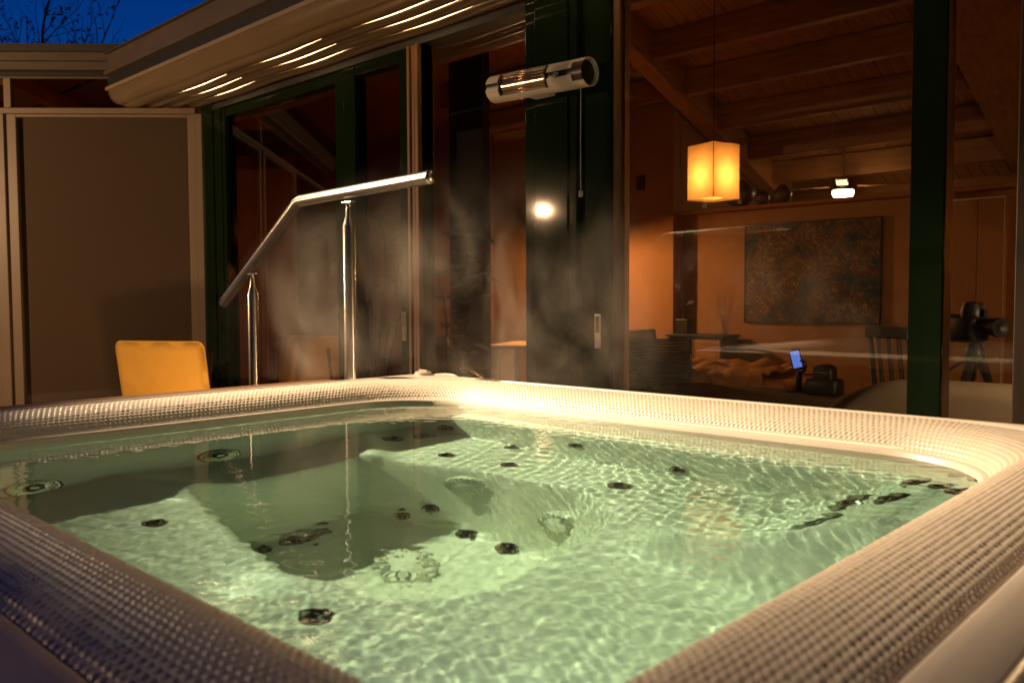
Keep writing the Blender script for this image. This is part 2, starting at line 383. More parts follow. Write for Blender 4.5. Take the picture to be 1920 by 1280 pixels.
def sdf_rr(x, y, x0, x1, y0, y1, r):
    cx, cy = (x0 + x1) / 2, (y0 + y1) / 2; hx, hy = (x1 - x0) / 2 - r, (y1 - y0) / 2 - r
    qx = np.abs(x - cx) - hx; qy = np.abs(y - cy) - hy
    return np.sqrt(np.maximum(qx, 0) ** 2 + np.maximum(qy, 0) ** 2) + np.minimum(np.maximum(qx, qy), 0) - r
def sst(a, b, x): t = np.clip((x - a) / (b - a), 0, 1); return t * t * (3 - 2 * t)
FOOT = np.array([(-1.87, .90), (-1.50, .825), (-1.31, .815), (-1.12, .855), (-1.02, .945), (-1.0, 1.07), (-1.02, 1.24), (-1.045, 1.42), (-1.22, 1.53), (-1.52, 1.50), (-1.87, 1.37)])
def sdf_poly(x, y, P):
    d = np.full(x.shape, 1e9); s = np.ones(x.shape); n = len(P)
    for i in range(n):
        a = P[i]; b = P[i - 1]; e = b - a; wx = x - a[0]; wy = y - a[1]
        t = np.clip((wx * e[0] + wy * e[1]) / (e @ e), 0, 1)
        d = np.minimum(d, (wx - e[0] * t) ** 2 + (wy - e[1] * t) ** 2)
        c1 = y >= a[1]; c2 = y < b[1]; c3 = e[0] * wy > e[1] * wx
        s = np.where((c1 & c2 & c3) | (~c1 & ~c2 & ~c3), -s, s)
    return s * np.sqrt(d)
def seg_d(x, y, a, b):
    a = np.array(a); b = np.array(b); e = b - a; t = np.clip(((x - a[0]) * e[0] + (y - a[1]) * e[1]) / (e @ e), 0, 1)
    return np.hypot(x - a[0] - e[0] * t, y - a[1] - e[1] * t)
def shell_z(x, y):
    d = -sdf_rr(x, y, IX0 + .004, IX1 - .004, IY0 + .004, IY1 - .004, .14)
    dl = x - IX0; dr = IX1 - x; df = IY1 - y; dn = y - IY0
    d = np.where(d > -.002, d + .03, d)
    base = .855 - .20 * sst(0.0, .05, d) - .02 * sst(.05, .09, d) - .215 * sst(.085, .17, d)
    # reclined back rest on the right hand side
    rec = .855 - .02 * sst(0, .02, dr) - .41 * sst(.0, .42, dr)
    wR = sst(1.28, 1.40, y) * sst(.0, .1, df)
    z = base * (1 - wR) + np.maximum(base, rec) * wR
    # ridges between the seats
    z = z + .11 * np.exp(-(seg_d(x, y, (-.86, 1.36), (-.40, 1.30)) / .055) ** 2) * sst(.05, .22, d)
    z = z + .05 * np.exp(-(seg_d(x, y, (-1.86, .93), (-2.2, .78)) / .06) ** 2) * sst(.08, .22, d)
    z = z + .05 * np.exp(-(seg_d(x, y, (-1.84, 1.40), (-2.2, 1.62)) / .05) ** 2) * sst(.08, .22, d)
    # dished seats
    for (sx, sy, rr) in ((-1.45, 1.70, .17), (-.75, 1.62, .16), (-.72, .85, .22), (-1.3, .63, .16), (-2.0, 1.15, .2)):
        z = z - .03 * np.exp(-(((x - sx) ** 2 + (y - sy) ** 2) / rr ** 2))
    f = sdf_poly(x, y, FOOT)
    fz = .07
    k = sst(.015, -.10, f)
    z = z * (1 - k) + fz * k
    return np.where(d < -.001, .856, z)
tub = thing('hot_tub', 'square beige hot tub with woven cushioned rim, filled with clear greenish water', 'hot tub', ((OX0 + OX1) / 2, (OY0 + OY1) / 2, 0))
TI = Matrix.Translation((-(OX0 + OX1) / 2, -(OY0 + OY1) / 2, 0))
def tp(mb, name, m, parent=None, **k):
    o = mb.build(name, m, None, **k); o.parent = parent or tub
    o.matrix_parent_inverse = TI if parent is None else TI.inverted() @ TI
    return o
nx, ny = 300, 250
gx = np.linspace(IX0 - .02, IX1 + .02, nx); gy = np.linspace(IY0 - .02, IY1 + .02, ny)
XX, YY = np.meshgrid(gx, gy); ZZ = shell_z(XX, YY)
def grid_mb(XX, YY, ZZ):
    ny, nx = XX.shape; mb = MB()
    mb.v = list(zip(XX.ravel().tolist(), YY.ravel().tolist(), ZZ.ravel().tolist()))
    idx = np.arange(nx * ny).reshape(ny, nx)
    mb.f = np.stack([idx[:-1, :-1], idx[:-1, 1:], idx[1:, 1:], idx[1:, :-1]], -1).reshape(-1, 4).tolist()
    return mb
shell = tp(grid_mb(XX, YY, ZZ), 'shell', M['acrylic'], smooth=True)
tag(shell, 'moulded pale acrylic shell with seats and a foot well')
# smooth lip under the cushion
NS = [740, 580, 740, 580]; NCN = 190
cin = rrect(IX0, IX1, IY0, IY1, .27, [60, 50, 60, 50], 24)
cin2 = rrect(IX0 + .012, IX1 - .012, IY0 + .012, IY1 - .012, .26, [60, 50, 60, 50], 24)
def ring(curves):
    n = len(curves[0][0]); vs = []; fs = []
    for c, z in curves: vs += [(p[0], p[1], z) for p in c]
    for k in range(len(curves) - 1):
        for i in range(n): fs.append((k * n + i, k * n + (i + 1) % n, (k + 1) * n + (i + 1) % n, (k + 1) * n + i))
    return MB().add(vs, fs)
def lerp(a, b, t): return a + (b - a) * t
cout_s = rrect(SX0, SX1, SY0, SY1, .40, [60, 50, 60, 50], 24)
tp(ring([(lerp(cout_s, cin, .9), ZL - .05), (lerp(cout_s, cin, 1.02), ZL - .047), (cin2, ZL - .053), (cin2, ZL - .10)]), 'lip', M['ledge'], smooth=True)
# ledge: from seam to the outer edge and down
co = rrect(OX0, OX1, OY0, OY1, .03, [60, 50, 60, 50], 24)
co1 = rrect(OX0 - .006, OX1 + .006, OY0 - .006, OY1 + .006, .034, [60, 50, 60, 50], 24)
co2 = rrect(OX0 - .010, OX1 + .010, OY0 - .010, OY1 + .010, .036, [60, 50, 60, 50], 24)
seam_in = lerp(cout_s, cin, .06)
tp(ring([(seam_in, ZL - .025), (cout_s, ZL - .012), (lerp(cout_s, co, .06), ZL - .001), (lerp(cout_s, co, .16), ZL + .002), (lerp(cout_s, co, .4), ZL), (co, ZL - .002), (co1, ZL - .006), (co2, ZL - .014), (co2, ZL - .05), (rrect(OX0 + .02, OX1 - .02, OY0 + .02, OY1 - .02, .03, [60, 50, 60, 50], 24), ZL - .055)]), 'ledge', M['ledge'], smooth=True)
# raised corner fillet strip and valve knob at the far corner
tp(MB().tube([(-2.40, 2.128, ZL + .001), (-2.34, 2.127, ZL + .004), (-2.29, 2.121, ZL + .004), (-2.25, 2.110, ZL + .001)], [.003, .006, .006, .003], 8), 'ledge_moulding', M['ledge'], smooth=True)
kn = tp(MB().lathe([(.0, .012), (.026, .012), (.031, .009), (.033, .0), (.036, -.004)], 32, Matrix.Translation((-2.43, 2.095, ZL + .001))), 'valve_knob', M['ledge'], autos=40)
tp(MB().box(-2.452, -2.408, 2.092, 2.098, ZL + .0135, ZL + .020, bev=.002), 'grip', M['ledge'])
# skirt panels round the cabinet: upright slats
sk = tp(MB().box(OX0 + .03, OX1 - .03, OY0 + .03, OY1 - .03, .0, .02), 'base', M['black'])
for side in range(4):
    n = 16; L0, L1 = ((OX0 + .03, OX1 - .03) if side in (0, 2) else (OY0 + .03, OY1 - .03)); wv = (L1 - L0) / n
    for i in range(n):
        a, b = L0 + i * wv + .002, L0 + (i + 1) * wv - .002
        if side == 0: mb = MB().box(a, b, OY0 + .0, OY0 + .02, .02, ZL - .058)
        elif side == 2: mb = MB().box(a, b, OY1 - .02, OY1 - .0, .02, ZL - .058)
        elif side == 1: mb = MB().box(OX1 - .02, OX1, a, b, .02, ZL - .058)
        else: mb = MB().box(OX0, OX0 + .02, a, b, .02, ZL - .058)
        tp(mb, 'skirt_slat', M['skirt'])
# woven cushion ring, every knot of the weave is geometry
def cushion_ring():
    cs = rrect(SX0 + .004, SX1 - .004, SY0 + .004, SY1 - .004, .40, NS, NCN)
    ci = rrect(IX0 - .002, IX1 + .002, IY0 - .002, IY1 + .002, .27, NS, NCN)
    n = len(cs)
    mid = lerp(cs, ci, .5); seg = np.hypot(*(np.roll(mid, -1, 0) - mid).T); s = np.concatenate([[0], np.cumsum(seg)]); total = s[-1]
    K = round(total / .0130); u = s[:-1] / total * K
    rows = 20; sub = 5
    kp = [0, .08, .25, .45, .62, .76, .88, .96, 1.0]; kz = [-.010, -.002, .003, .004, .001, -.008, -.024, -.041, -.052]
    T = np.linspace(0, 1, 400)
    # smooth profile
    Z = np.interp(T, kp, kz); ker = np.ones(31) / 31; Z = np.convolve(np.pad(Z, 15, mode='edge'), ker, 'valid')
    wid = .22; dl = np.hypot(np.diff(T) * wid, np.diff(Z)); al = np.concatenate([[0], np.cumsum(dl)]); al /= al[-1]
    vs = np.zeros((rows * sub + 1, n, 3)); rj = np.random.RandomState(5); tabj = rj.uniform(.72, 1.18, (rows + 1, K + 2))
    for j in range(rows * sub + 1):
        a = j / (rows * sub); t = np.interp(a, al, T); z = np.interp(t, T, Z)
        t2 = min(1, t + .01); dz = (np.interp(t2, T, Z) - np.interp(max(0, t - .01), T, Z)) / (.02 * wid)
        nrm = np.array([-dz, 1.0]) / math.hypot(dz, 1)           # (inward, up)
        row = a * rows; fr = row - math.floor(row); st = .5 * (int(math.floor(row)) % 2)
        jit = tabj[int(math.floor(row)), np.floor(u + st + .5).astype(int) % K]
        h = (np.abs(np.cos(np.pi * (u + st)))) ** .75 * (math.sin(math.pi * min(max(fr, 0), 1)) ** .55 if j < rows * sub else 0)
        h = .0019 * h * jit
        c = lerp(cs, ci, t); dirn = (ci - cs); dirn /= np.linalg.norm(dirn, axis=1)[:, None]
        vs[j, :, :2] = c + dirn * (h * nrm[0])[:, None]; vs[j, :, 2] = ZL + z + h * nrm[1]
    m = rows * sub + 1
    mb = MB(); mb.v = vs.reshape(-1, 3).tolist()
    idx = np.arange(m * n).reshape(m, n); nxt = np.roll(idx, -1, 1)
    mb.f = np.stack([idx[:-1], nxt[:-1], nxt[1:], idx[1:]], -1).reshape(-1, 4).tolist()
    return mb
cr = tp(cushion_ring(), 'rim_cushion', M['cushion_vinyl'], smooth=True)
tag(cr, 'woven knotted cushion ring round the water')
# jets
def add_jet(x, y, r, kind):
    e = .012; X = np.array([x, x + e, x]); Y = np.array([y, y, y + e]); z = shell_z(X, Y)
    nrm = Vector((-(z[1] - z[0]) / e, -(z[2] - z[0]) / e, 1)).normalized()
    mt = frame_mtx((x, y, float(z[0])), nrm)
    if kind == 'cover':
        o = tp(MB().lathe([(r * 1.05, -.01), (r * 1.05, .006), (r * .96, .016), (r * .55, .020), (0, .021)], 32, mt), 'suction_cover', M['acrylic'], autos=35)
        for i in range(20):
            q = 2 * math.pi * i / 20
            tp(MB().box(r * .55, r * .98, -.0022, .0022, .014, .022, mt @ Matrix.Rotation(q, 4, 'Z')), 'rib', M['acrylic'], parent=o)
        return o
    o = tp(MB().lathe([(r, -.01), (r, .004), (r * .93, .009), (r * .78, .010), (r * .72, .004), (r * .70, -.004), (0, -.006)], 32, mt), 'jet', M['jet_dark'], autos=35)
    tp(MB().lathe([(r * .80, .0095), (r * .86, .0125), (r * .93, .0105), (r * .80, .0090)], 32, mt), 'bezel', M['bronze'], parent=o, smooth=True)
    tp(MB().lathe([(r * .42, -.008), (r * .40, .010), (r * .30, .014), (r * .18, .012), (r * .16, .002), (0, .001)], 20, mt), 'nozzle', M['jet_dark'], parent=o, autos=35)
    if r > .04:
        for i in range(3): tp(MB().box(r * .4, r * .75, -.006, .006, .0, .007, mt @ Matrix.Rotation(2 * math.pi * i / 3, 4, 'Z')), 'spoke', M['jet_dark'], parent=o)
    return o
JETS = [(-.66, 1.70, .066, 'jet'), (-.645, 1.50, .066, 'jet'), (-.565, 1.79, .044, 'jet'), (-.55, 1.61, .044, 'jet'), (-.495, 1.83, .026, 'jet'), (-.490, 1.69, .026, 'jet'), (-.445, 1.77, .024, 'jet'), (-.445, 1.63, .024, 'jet'),
        (-2.13, 1.11, .062, 'jet'), (-2.12, .65, .062, 'jet'), (-2.10, .5, .04, 'jet'), (-1.70, .74, .024, 'jet'), (-1.13, .745, .026, 'jet'),
        (-2.0, 1.60, .036, 'jet'), (-1.97, 1.70, .036, 'jet'), (-1.98, 1.80, .036, 'jet'),
        (-1.735, 1.09, .032, 'jet'), (-1.735, 1.17, .022, 'jet'), (-1.735, 1.005, .022, 'jet'), (-1.715, 1.13, .022, 'jet'),
        (-1.60, 1.40, .024, 'jet'), (-1.47, 1.40, .024, 'jet'), (-1.34, 1.405, .024, 'jet'), (-1.66, 1.36, .022, 'jet'),
        (-1.45, 1.19, .072, 'cover'), (-1.54, 1.465, .055, 'cover'), (-1.24, 1.48, .058, 'cover'),
        (-1.72, 1.56, .022, 'jet'), (-1.66, 1.76, .022, 'jet'), (-1.47, 1.82, .022, 'jet'), (-1.53, 1.61, .022, 'jet'), (-1.13, 1.80, .022, 'jet'), (-1.18, 1.62, .026, 'jet')]
for j in JETS: add_jet(*j)
# unseen fill lamp under the near rim, added for missing underwater bounce light
ul = tp(MB().lathe([(.055, -.01), (.055, .006), (.045, .012), (.0, .014)], 28, frame_mtx((-.70, .452, .60), (0, 1, .1))), 'underwater_fill', M['acrylic'], autos=40)
tp(MB().lathe([(.058, -.008), (.066, .002), (.060, .009), (.054, .004)], 28, frame_mtx((-.70, .452, .60), (0, 1, .1))), 'bezel', M['bronze'], parent=ul, smooth=True)
ud = bpy.data.lights.new('underwater_fill_bulb', 'POINT'); ud.energy = 2.1; ud.color = (.93, 1, .96); ud.shadow_soft_size = .04
uo = bpy.data.objects.new('underwater_fill_bulb', ud); COL.objects.link(uo); uo.parent = tub; uo.matrix_parent_inverse = TI; uo.location = (-.70, .50, .61)

# ------------------------------------------------------------------ water
def water_mesh():
    st = .0031
    gx = np.arange(IX0 - .004, IX1 + .004, st); gy = np.arange(IY0 - .004, IY1 + .004, st)
    X, Y = np.meshgrid(gx, gy); Z = np.zeros_like(X)
    rng = np.random.RandomState(11)
    env = .20 + .80 * np.clip(sst(-1.75, -.75, X) * (.75 + .25 * np.sin(5 * X + 3 * Y)) + .75 * sst(1.05, .50, Y) + .8 * sst(1.25, 1.6, Y) * sst(-2.2, -1.9, X), 0, 1)
    for k in range(46):
        lam = .0125 + .045 * rng.uniform(0, 1) ** 2.0; kk = 2 * math.pi / lam; th = rng.uniform(0, 2 * math.pi); ph = rng.uniform(0, 2 * math.pi)
        # slow warp so that the waves do not read as a regular pattern
        wx = .02 * np.sin(3.1 * Y + ph) + .015 * np.sin(5.3 * X + 2 * ph); wy = .02 * np.sin(2.7 * X + 1.3 * ph)
        A = .0044 / kk * min(1.15, (lam / .026) ** .5)
        g = .5 + .5 * np.sin(4.2 * X * math.cos(ph * 3) + 4.6 * Y * math.sin(ph * 5) + ph)
        Z += A * g * np.sin(kk * ((X + wx) * math.cos(th) + (Y + wy) * math.sin(th)) + ph)
    for (cx, cy, lam, sl) in ((-.50, 1.70, .042, .014), (-.42, 1.25, .036, .022), (-1.25, 1.86, .034, .020), (-1.0, .95, .05, .007)):
        r_ = np.hypot(X - cx, Y - cy) + .02 * np.sin(7 * X) * np.sin(6 * Y); kk = 2 * math.pi / lam
        Z += sl / kk * np.exp(-(r_ / .42) ** 2) * sst(.03, .12, r_) * np.sin(kk * r_)
    for k in range(6):
        lam = rng.uniform(.2, .5); kk = 2 * math.pi / lam; th = rng.uniform(0, 2 * math.pi); Z += .0022 / kk * np.sin(kk * (X * math.cos(th) + Y * math.sin(th)) + k)
    mb = grid_mb(X, Y, ZWAT + Z * env)
    ny, nx = X.shape; per = [i for i in range(nx)] + [j * nx + nx - 1 for j in range(1, ny)] + [(ny - 1) * nx + i for i in range(nx - 2, -1, -1)] + [j * nx for j in range(ny - 2, 0, -1)]
    b0 = len(mb.v); n_ = len(per); mb.v += [(mb.v[i][0], mb.v[i][1], .03) for i in per]
    mb.f += [[per[k], b0 + k, b0 + (k + 1) % n_, per[(k + 1) % n_]] for k in range(n_)]; mb.f.append([b0 + k for k in reversed(range(n_))])
    return mb
mw = bpy.data.materials.new('water'); mw.use_nodes = True; n, l = nt(mw); n.clear()
o_ = n.new('ShaderNodeOutputMaterial'); gb = n.new('ShaderNodeBsdfGlass'); gb.inputs['IOR'].default_value = 1.333; gb.inputs['Roughness'].default_value = 0; gb.inputs['Color'].default_value = (.93, .995, .95, 1)
l.new(gb.outputs[0], o_.inputs[0])
va = n.new('ShaderNodeVolumeAbsorption'); va.inputs['Color'].default_value = (.34, .93, .86, 1); va.inputs['Density'].default_value = .17; l.new(va.outputs[0], o_.inputs['Volume'])
water = water_mesh().build('water', mw, None, smooth=True); tag(water, kind='structure')
water.cycles.is_caustics_caster = True
for o in [shell] + [c for c in tub.children if c.name.startswith(('jet', 'suction'))]: o.cycles.is_caustics_receiver = True

# ------------------------------------------------------------------ timber surround on the left side of the tub, on posts
deck = thing('timber_surround', 'narrow brown timber surround along the far left side of the hot tub', 'decking', (-2.6, 1.0, 0))
DI = Matrix.Translation((2.6, -1.0, 0))
def dp(mb, name, m):
    o = mb.build(name, m, None); o.parent = deck; o.matrix_parent_inverse = DI; return o
for i, (a, b) in enumerate([(-2.575, -2.520), (-2.634, -2.579)]):
    dp(MB().box(a, b, .1, 1.80, .868, .893, bev=.003), 'board', M['deck'])
dp(MB().box(-2.63, -2.525, .12, 1.78, .80, .867), 'bearer', M['deck'])
for y in (.2, .95, 1.7): dp(MB().box(-2.62, -2.54, y - .04, y + .04, 0, .80), 'leg', M['deck'])

# ================================================================== OUTDOOR THINGS
# handrail
hr = thing('handrail', 'bent stainless steel handrail on two posts beside the hot tub', 'handrail', (-2.7, 1.862, 0))
HI = Matrix.Translation((2.7, -1.862, 0))
def hrp(mb, name, m, parent=None, **k):
    o = mb.build(name, m, None, **k); o.parent = parent or hr; o.matrix_parent_inverse = HI if parent is None else Matrix(); return o
YR = 1.862; TR = .0225
hrp(MB().tube([(-2.115, YR, 1.583), (-2.88, YR, 1.568), (-2.905, YR, 1.560), (-2.925, YR, 1.545), (-3.50, YR, 1.172)], TR, 20), 'rail', M['steel'], autos=40)
hrp(MB().lathe([(0, .004), (.018, .003), (.0235, -.001), (.0235, -.010)], 20, frame_mtx((-2.113, YR, 1.583), (1, 0, .02))), 'end_cap', M['steel'], autos=40)
for (x, zt) in ((-2.567, 1.535), (-3.25, 1.292)):
    p = hrp(MB().lathe([(.0225, 0), (.0225, zt - .085), (.020, zt - .075), (.011, zt - .045), (.0095, zt - .02), (.0095, zt), (.011, zt + .004)], 20, Matrix.Translation((x, YR, 0))), 'post', M['steel'], autos=45)
    hrp(MB().box(x - .028, x + .028, YR - .011, YR + .011, zt, zt + .006, bev=.002), 'saddle_plate', M['steel'], parent=p)
    hrp(MB().lathe([(.05, 0.001), (.05, .006), (.026, .012), (.0235, .03)], 20, Matrix.Translation((x, YR, 0))), 'base_flange', M['steel'], parent=p, autos=40)

# patio heater on the column
hx0, hx1, hy, hz, hrad = -2.935, -2.345, 3.005, 2.205, .064
ht = thing('heater', 'white infrared heater tube with ribbed copper reflector mounted on green column', 'heater', (-2.72, 3.09, 2.2))
HTI = Matrix.Translation((2.72, -3.09, -2.2))
def htp(mb, name, m, parent=None, **k):
    o = mb.build(name, m, None, **k); o.parent = parent or ht; o.matrix_parent_inverse = HTI if parent is None else Matrix(); return o
HM = frame_mtx((hx0, hy, hz), (1, 0, -.035), (0, -1, 0))     # local z along the tube, local x to the front (towards -Y)
L = hx1 - hx0
def arc_shell(a0, a1, z0, z1, r0, r1, n=24, m=HM):
    vs = []; fs = []
    for i in range(n + 1):
        q = R(a0 + (a1 - a0) * i / n)
        for (r, z) in ((r0, z0), (r1, z0), (r1, z1), (r0, z1)): vs.append(tuple(m @ Vector((r * math.cos(q), r * math.sin(q), z))))
    for i in range(n):
        for k in range(4): fs.append((i * 4 + k, i * 4 + (k + 1) % 4, (i + 1) * 4 + (k + 1) % 4, (i + 1) * 4 + k))
    fs.append((0, 1, 2, 3)); fs.append((n * 4 + 3, n * 4 + 2, n * 4 + 1, n * 4))
    return MB().add(vs, fs)
# white shell is open at the front along the grille; local angle 0 = front, +90 = up? (local y = z x x)
htp(arc_shell(42, 318, 0, L, hrad - .004, hrad), 'casing', M['white_paint'], autos=30)
for (a0, a1) in ((13, 42), (318, 347)):
    htp(arc_shell(a0, a1, 0, .085, hrad - .004, hrad + .0005, 8), 'front_lobe', M['white_paint'], autos=30)
    htp(arc_shell(a0, a1, .385, .53, hrad - .004, hrad + .0005, 8), 'front_lobe', M['white_paint'], autos=30)
htp(arc_shell(-42, 42, .002, L - .004, hrad - .010, hrad - .005, 16), 'inner_band', M['dark_plastic'], autos=30)
htp(MB().lathe([(0, .004), (hrad - .011, .004), (hrad - .011, .012), (0, .012)], 24, HM), 'end_disc', M['dark_plastic'])
htp(MB().lathe([(0, L - .03), (hrad - .011, L - .03), (hrad - .011, L - .018), (0, L - .018)], 24, HM), 'end_disc', M['dark_plastic'])
htp(arc_shell(-47, 47, .095, .375, hrad - .0048, hrad - .0035, 20), 'reflector', M['copper'], autos=30)
for i in range(8):
    q = R(-42 + 84 * i / 7)
    htp(MB().tube([tuple(HM @ Vector(((hrad + .004) * math.cos(q), (hrad + .004) * math.sin(q), z))) for z in (.092, .378)], .0022, 8), 'grille_bar', M['copper'], smooth=True)
for z in (.090, .380): htp(arc_shell(-46, 46, z - .004, z + .004, hrad - .002, hrad + .0065, 20), 'grille_frame', M['dark_plastic'], autos=30)
htp(MB().box(-2.74, -2.58, 3.07, 3.086, 2.15, 2.26, bev=.004), 'mounting_plate', M['white_paint'])
htp(MB().box(-2.72, -2.60, 3.0, 3.07, 2.132, 2.146, bev=.004), 'bracket', M['white_paint'])
# small pale emblem on the dark strip
EM = frame_mtx(HM @ Vector((hrad - .0045, 0, .435)), HM.to_3x3() @ Vector((1, 0, 0)), (1, 0, 0))
em = htp(ring([([(.009 * math.cos(2 * math.pi * i / 20), .009 * math.sin(2 * math.pi * i / 20)) for i in range(20)], .0006), ([(.006 * math.cos(2 * math.pi * i / 20), .006 * math.sin(2 * math.pi * i / 20)) for i in range(20)], .0006)]), 'emblem', M['white_paint'])
for v in em.data.vertices: v.co = EM @ v.co
htp(MB().add([tuple(EM @ Vector(v)) for v in [(.010, .008, .0006), (.013, .008, .0006), (.0165, -.003, .0006), (.020, .008, .0006), (.023, .008, .0006), (.018, -.009, .0006), (.015, -.009, .0006)]], [(0, 1, 2, 6), (2, 3, 4, 5), (2, 5, 6)]), 'emblem', M['white_paint'])
# pull cord
cx_ = -2.394
pc = htp(MB().tube([(cx_, 3.0, 2.15), (cx_, 2.998, 1.9), (cx_ - .001, 3.0, 1.668)], .0022, 6), 'pull_cord', M['white_paint'])
htp(MB().box(cx_ - .008, cx_ + .008, 2.993, 3.007, 1.640, 1.668, bev=.002), 'cord_pull', M['white_paint'], parent=pc)

# yellow lounge chair
dirc = Vector((-.63, -.37, 0)); ang = math.atan2(dirc.y, dirc.x)
lc = thing('lounge_chair', 'garden lounge chair with bright yellow cushion in front of the taupe screen', 'chair', (-5.6, 2.86, 0), ang)
# local x runs along the backrest to the left, local y points to the tub... (outwards = -normal)
def cushion(w, hgt, th, nxs=26, nys=20):
    mb = MB(); vs = []; fs = []
    for sgn in (1, -1):
        for j in range(nys + 1):
            for i in range(nxs + 1):
                u = i / nxs * 2 - 1; v = j / nys * 2 - 1
                rr = .10; qx = max(abs(u) * w / 2 - (w / 2 - rr * .5), 0); qy = max(abs(v) * hgt / 2 - (hgt / 2 - rr * .5), 0)
                x = u * w / 2; y = v * hgt / 2
                # rounded outline
                r = .045; cx = w / 2 - r; cy = hgt / 2 - r
                if abs(x) > cx and abs(y) > cy:
                    dx = abs(x) - cx; dy = abs(y) - cy; m_ = max(dx, dy); L_ = math.hypot(dx, dy)
                    if L_ > 1e-6: x = math.copysign(cx + dx / L_ * m_, x); y = math.copysign(cy + dy / L_ * m_, y)
                e = min((w / 2 - abs(u) * w / 2), (hgt / 2 - abs(v) * hgt / 2)); t = th / 2 * min(1, math.sqrt(max(0, e) / .035 + 1e-9)) 
                t += .004 * math.sin(9 * u + 2) * math.sin(7 * v) + (.003 * math.sin(40 * u) * max(0, v - .6) if abs(u) < .3 else 0)
                vs.append((x, sgn * t, y))
    n1 = (nxs + 1) * (nys + 1)
    for s_ in (0, 1):
        for j in range(nys):
            for i in range(nxs):
                a = s_ * n1 + j * (nxs + 1) + i; f = (a, a + 1, a + nxs + 2, a + nxs + 1); fs.append(f if s_ == 0 else f[::-1])
    b = [i for i in range(nxs + 1)] + [j * (nxs + 1) + nxs for j in range(1, nys + 1)] + [nys * (nxs + 1) + i for i in range(nxs - 1, -1, -1)] + [j * (nxs + 1) for j in range(nys - 1, 0, -1)]
    for k in range(len(b)): a, c = b[k], b[(k + 1) % len(b)]; fs.append((a, a + n1, c + n1, c))
    return mb.add(vs, fs)
def piping(w, hgt):
    r = .045; P = []
    for (cx, cy, a0) in ((w / 2 - r, hgt / 2 - r, 0), (-w / 2 + r, hgt / 2 - r, 90), (-w / 2 + r, -hgt / 2 + r, 180), (w / 2 - r, -hgt / 2 + r, 270)):
        for i in range(7): q = R(a0 + 15 * i); P.append((cx + r * math.cos(q), 0, cy + r * math.sin(q)))
    P.append(P[0]); return MB().tube(P, .0065, 8)
cb = cushion(.70, .66, .07).build('back_cushion', M['yellow'], lc, smooth=True); cb.location = (.35, .0, .575); cb.rotation_euler = (R(-10), 0, 0); piping(.70, .66).build('piping', M['yellow'], cb, smooth=True)
sc_ = cushion(.68, .62, .08).build('seat_cushion', M['yellow'], lc, smooth=True); sc_.location = (.35, .36, .33); sc_.rotation_euler = (R(-88), 0, 0)
MB().box(.02, .68, .02, .70, .24, .285, bev=.008).build('frame', M['skirt'], lc)
for (a, b) in ((.04, .04), (.66, .04), (.04, .66), (.66, .66)): MB().box(a - .02, a + .02, b - .02, b + .02, 0, .245, bev=.004).build('leg', M['skirt'], lc)
for a in (.05, .65): MB().tube([(a, -.02, .28), (a, -.085, .62), (a, -.11, .82)], .013, 8).build('back_frame', M['skirt'], lc, smooth=True)

lc2 = copy_tree(lc); lc2.location = (-6.02, 3.66, .004); lc2.rotation_euler = (0, 0, R(12)); lc2['label'] = 'tan lounge chair cushion just inside the wide sliding glass door'
# tall mast with a floodlight head, outside the picture: it lights the tub
LX, LY, LZ = -4.45, .85, 3.10
lp = thing('floodlight_mast', 'tall slim black mast with a warm floodlight head aimed at the tub', 'lamp', (LX - .10, LY - .10, 0))
MB().lathe([(.09, 0), (.09, .015), (.028, .03), (.022, .3), (.018, LZ - .04), (.0, LZ - .03)], 16).build('pole', M['black'], lp, autos=40)
MB().tube([(0, 0, LZ - .06), (.04, .04, LZ - .03)], .010, 8).build('arm', M['black'], lp, smooth=True)
aim = Vector((-1.15 - LX, 1.78 - LY, .86 - LZ)).normalized()
MB().lathe([(0, -.16), (.05, -.16), (.07, -.12), (.085, .02), (.080, .02), (.06, -.06), (0, -.08)], 24, frame_mtx((.10, .10, LZ), aim)).build('floodlight_head', M['black'], lp, autos=40)
ld = bpy.data.lights.new('floodlight_bulb', 'SPOT'); ld.energy = 2550; ld.color = (1, .735, .45); ld.shadow_soft_size = .032; ld.spot_size = R(43); ld.spot_blend = 1.0
ld.cycles.is_caustics_light = True
lo = bpy.data.objects.new('floodlight_bulb', ld); COL.objects.link(lo); lo.parent = lp; lo.location = (.10, .10, LZ)
lo.rotation_euler = aim.to_track_quat('-Z', 'Y').to_euler()
# garden lamp with a bare globe bulb, outside the picture, mirrored in the green column
gl_ = thing('garden_lamp', 'slim garden lamp post with a round warm bulb', 'lamp', (-6.81, -1.63, 0))
MB().lathe([(.08, 0), (.08, .015), (.022, .03), (.016, 2.11), (.03, 2.13), (.03, 2.17), (0, 2.17)], 16).build('pole', M['black'], gl_, autos=40)
MB().lathe([(.0, 2.38), (.11, 2.355), (.115, 2.345), (0, 2.365)], 20).build('cap', M['black'], gl_, autos=40)
for k in range(3):
    q = 2 * math.pi * k / 3 + 2.2; MB().tube([(.03 * math.cos(q), .03 * math.sin(q), 2.14), (.10 * math.cos(q), .10 * math.sin(q), 2.26), (.10 * math.cos(q), .10 * math.sin(q), 2.35)], .004, 6).build('cage_bar', M['black'], gl_)
bd = bpy.data.lights.new('garden_bulb', 'POINT'); bd.energy = 360; bd.color = (1, .60, .30); bd.shadow_soft_size = .022
bo = bpy.data.objects.new('garden_bulb', bd); COL.objects.link(bo); bo.parent = gl_; bo.location = (0, 0, 2.265)

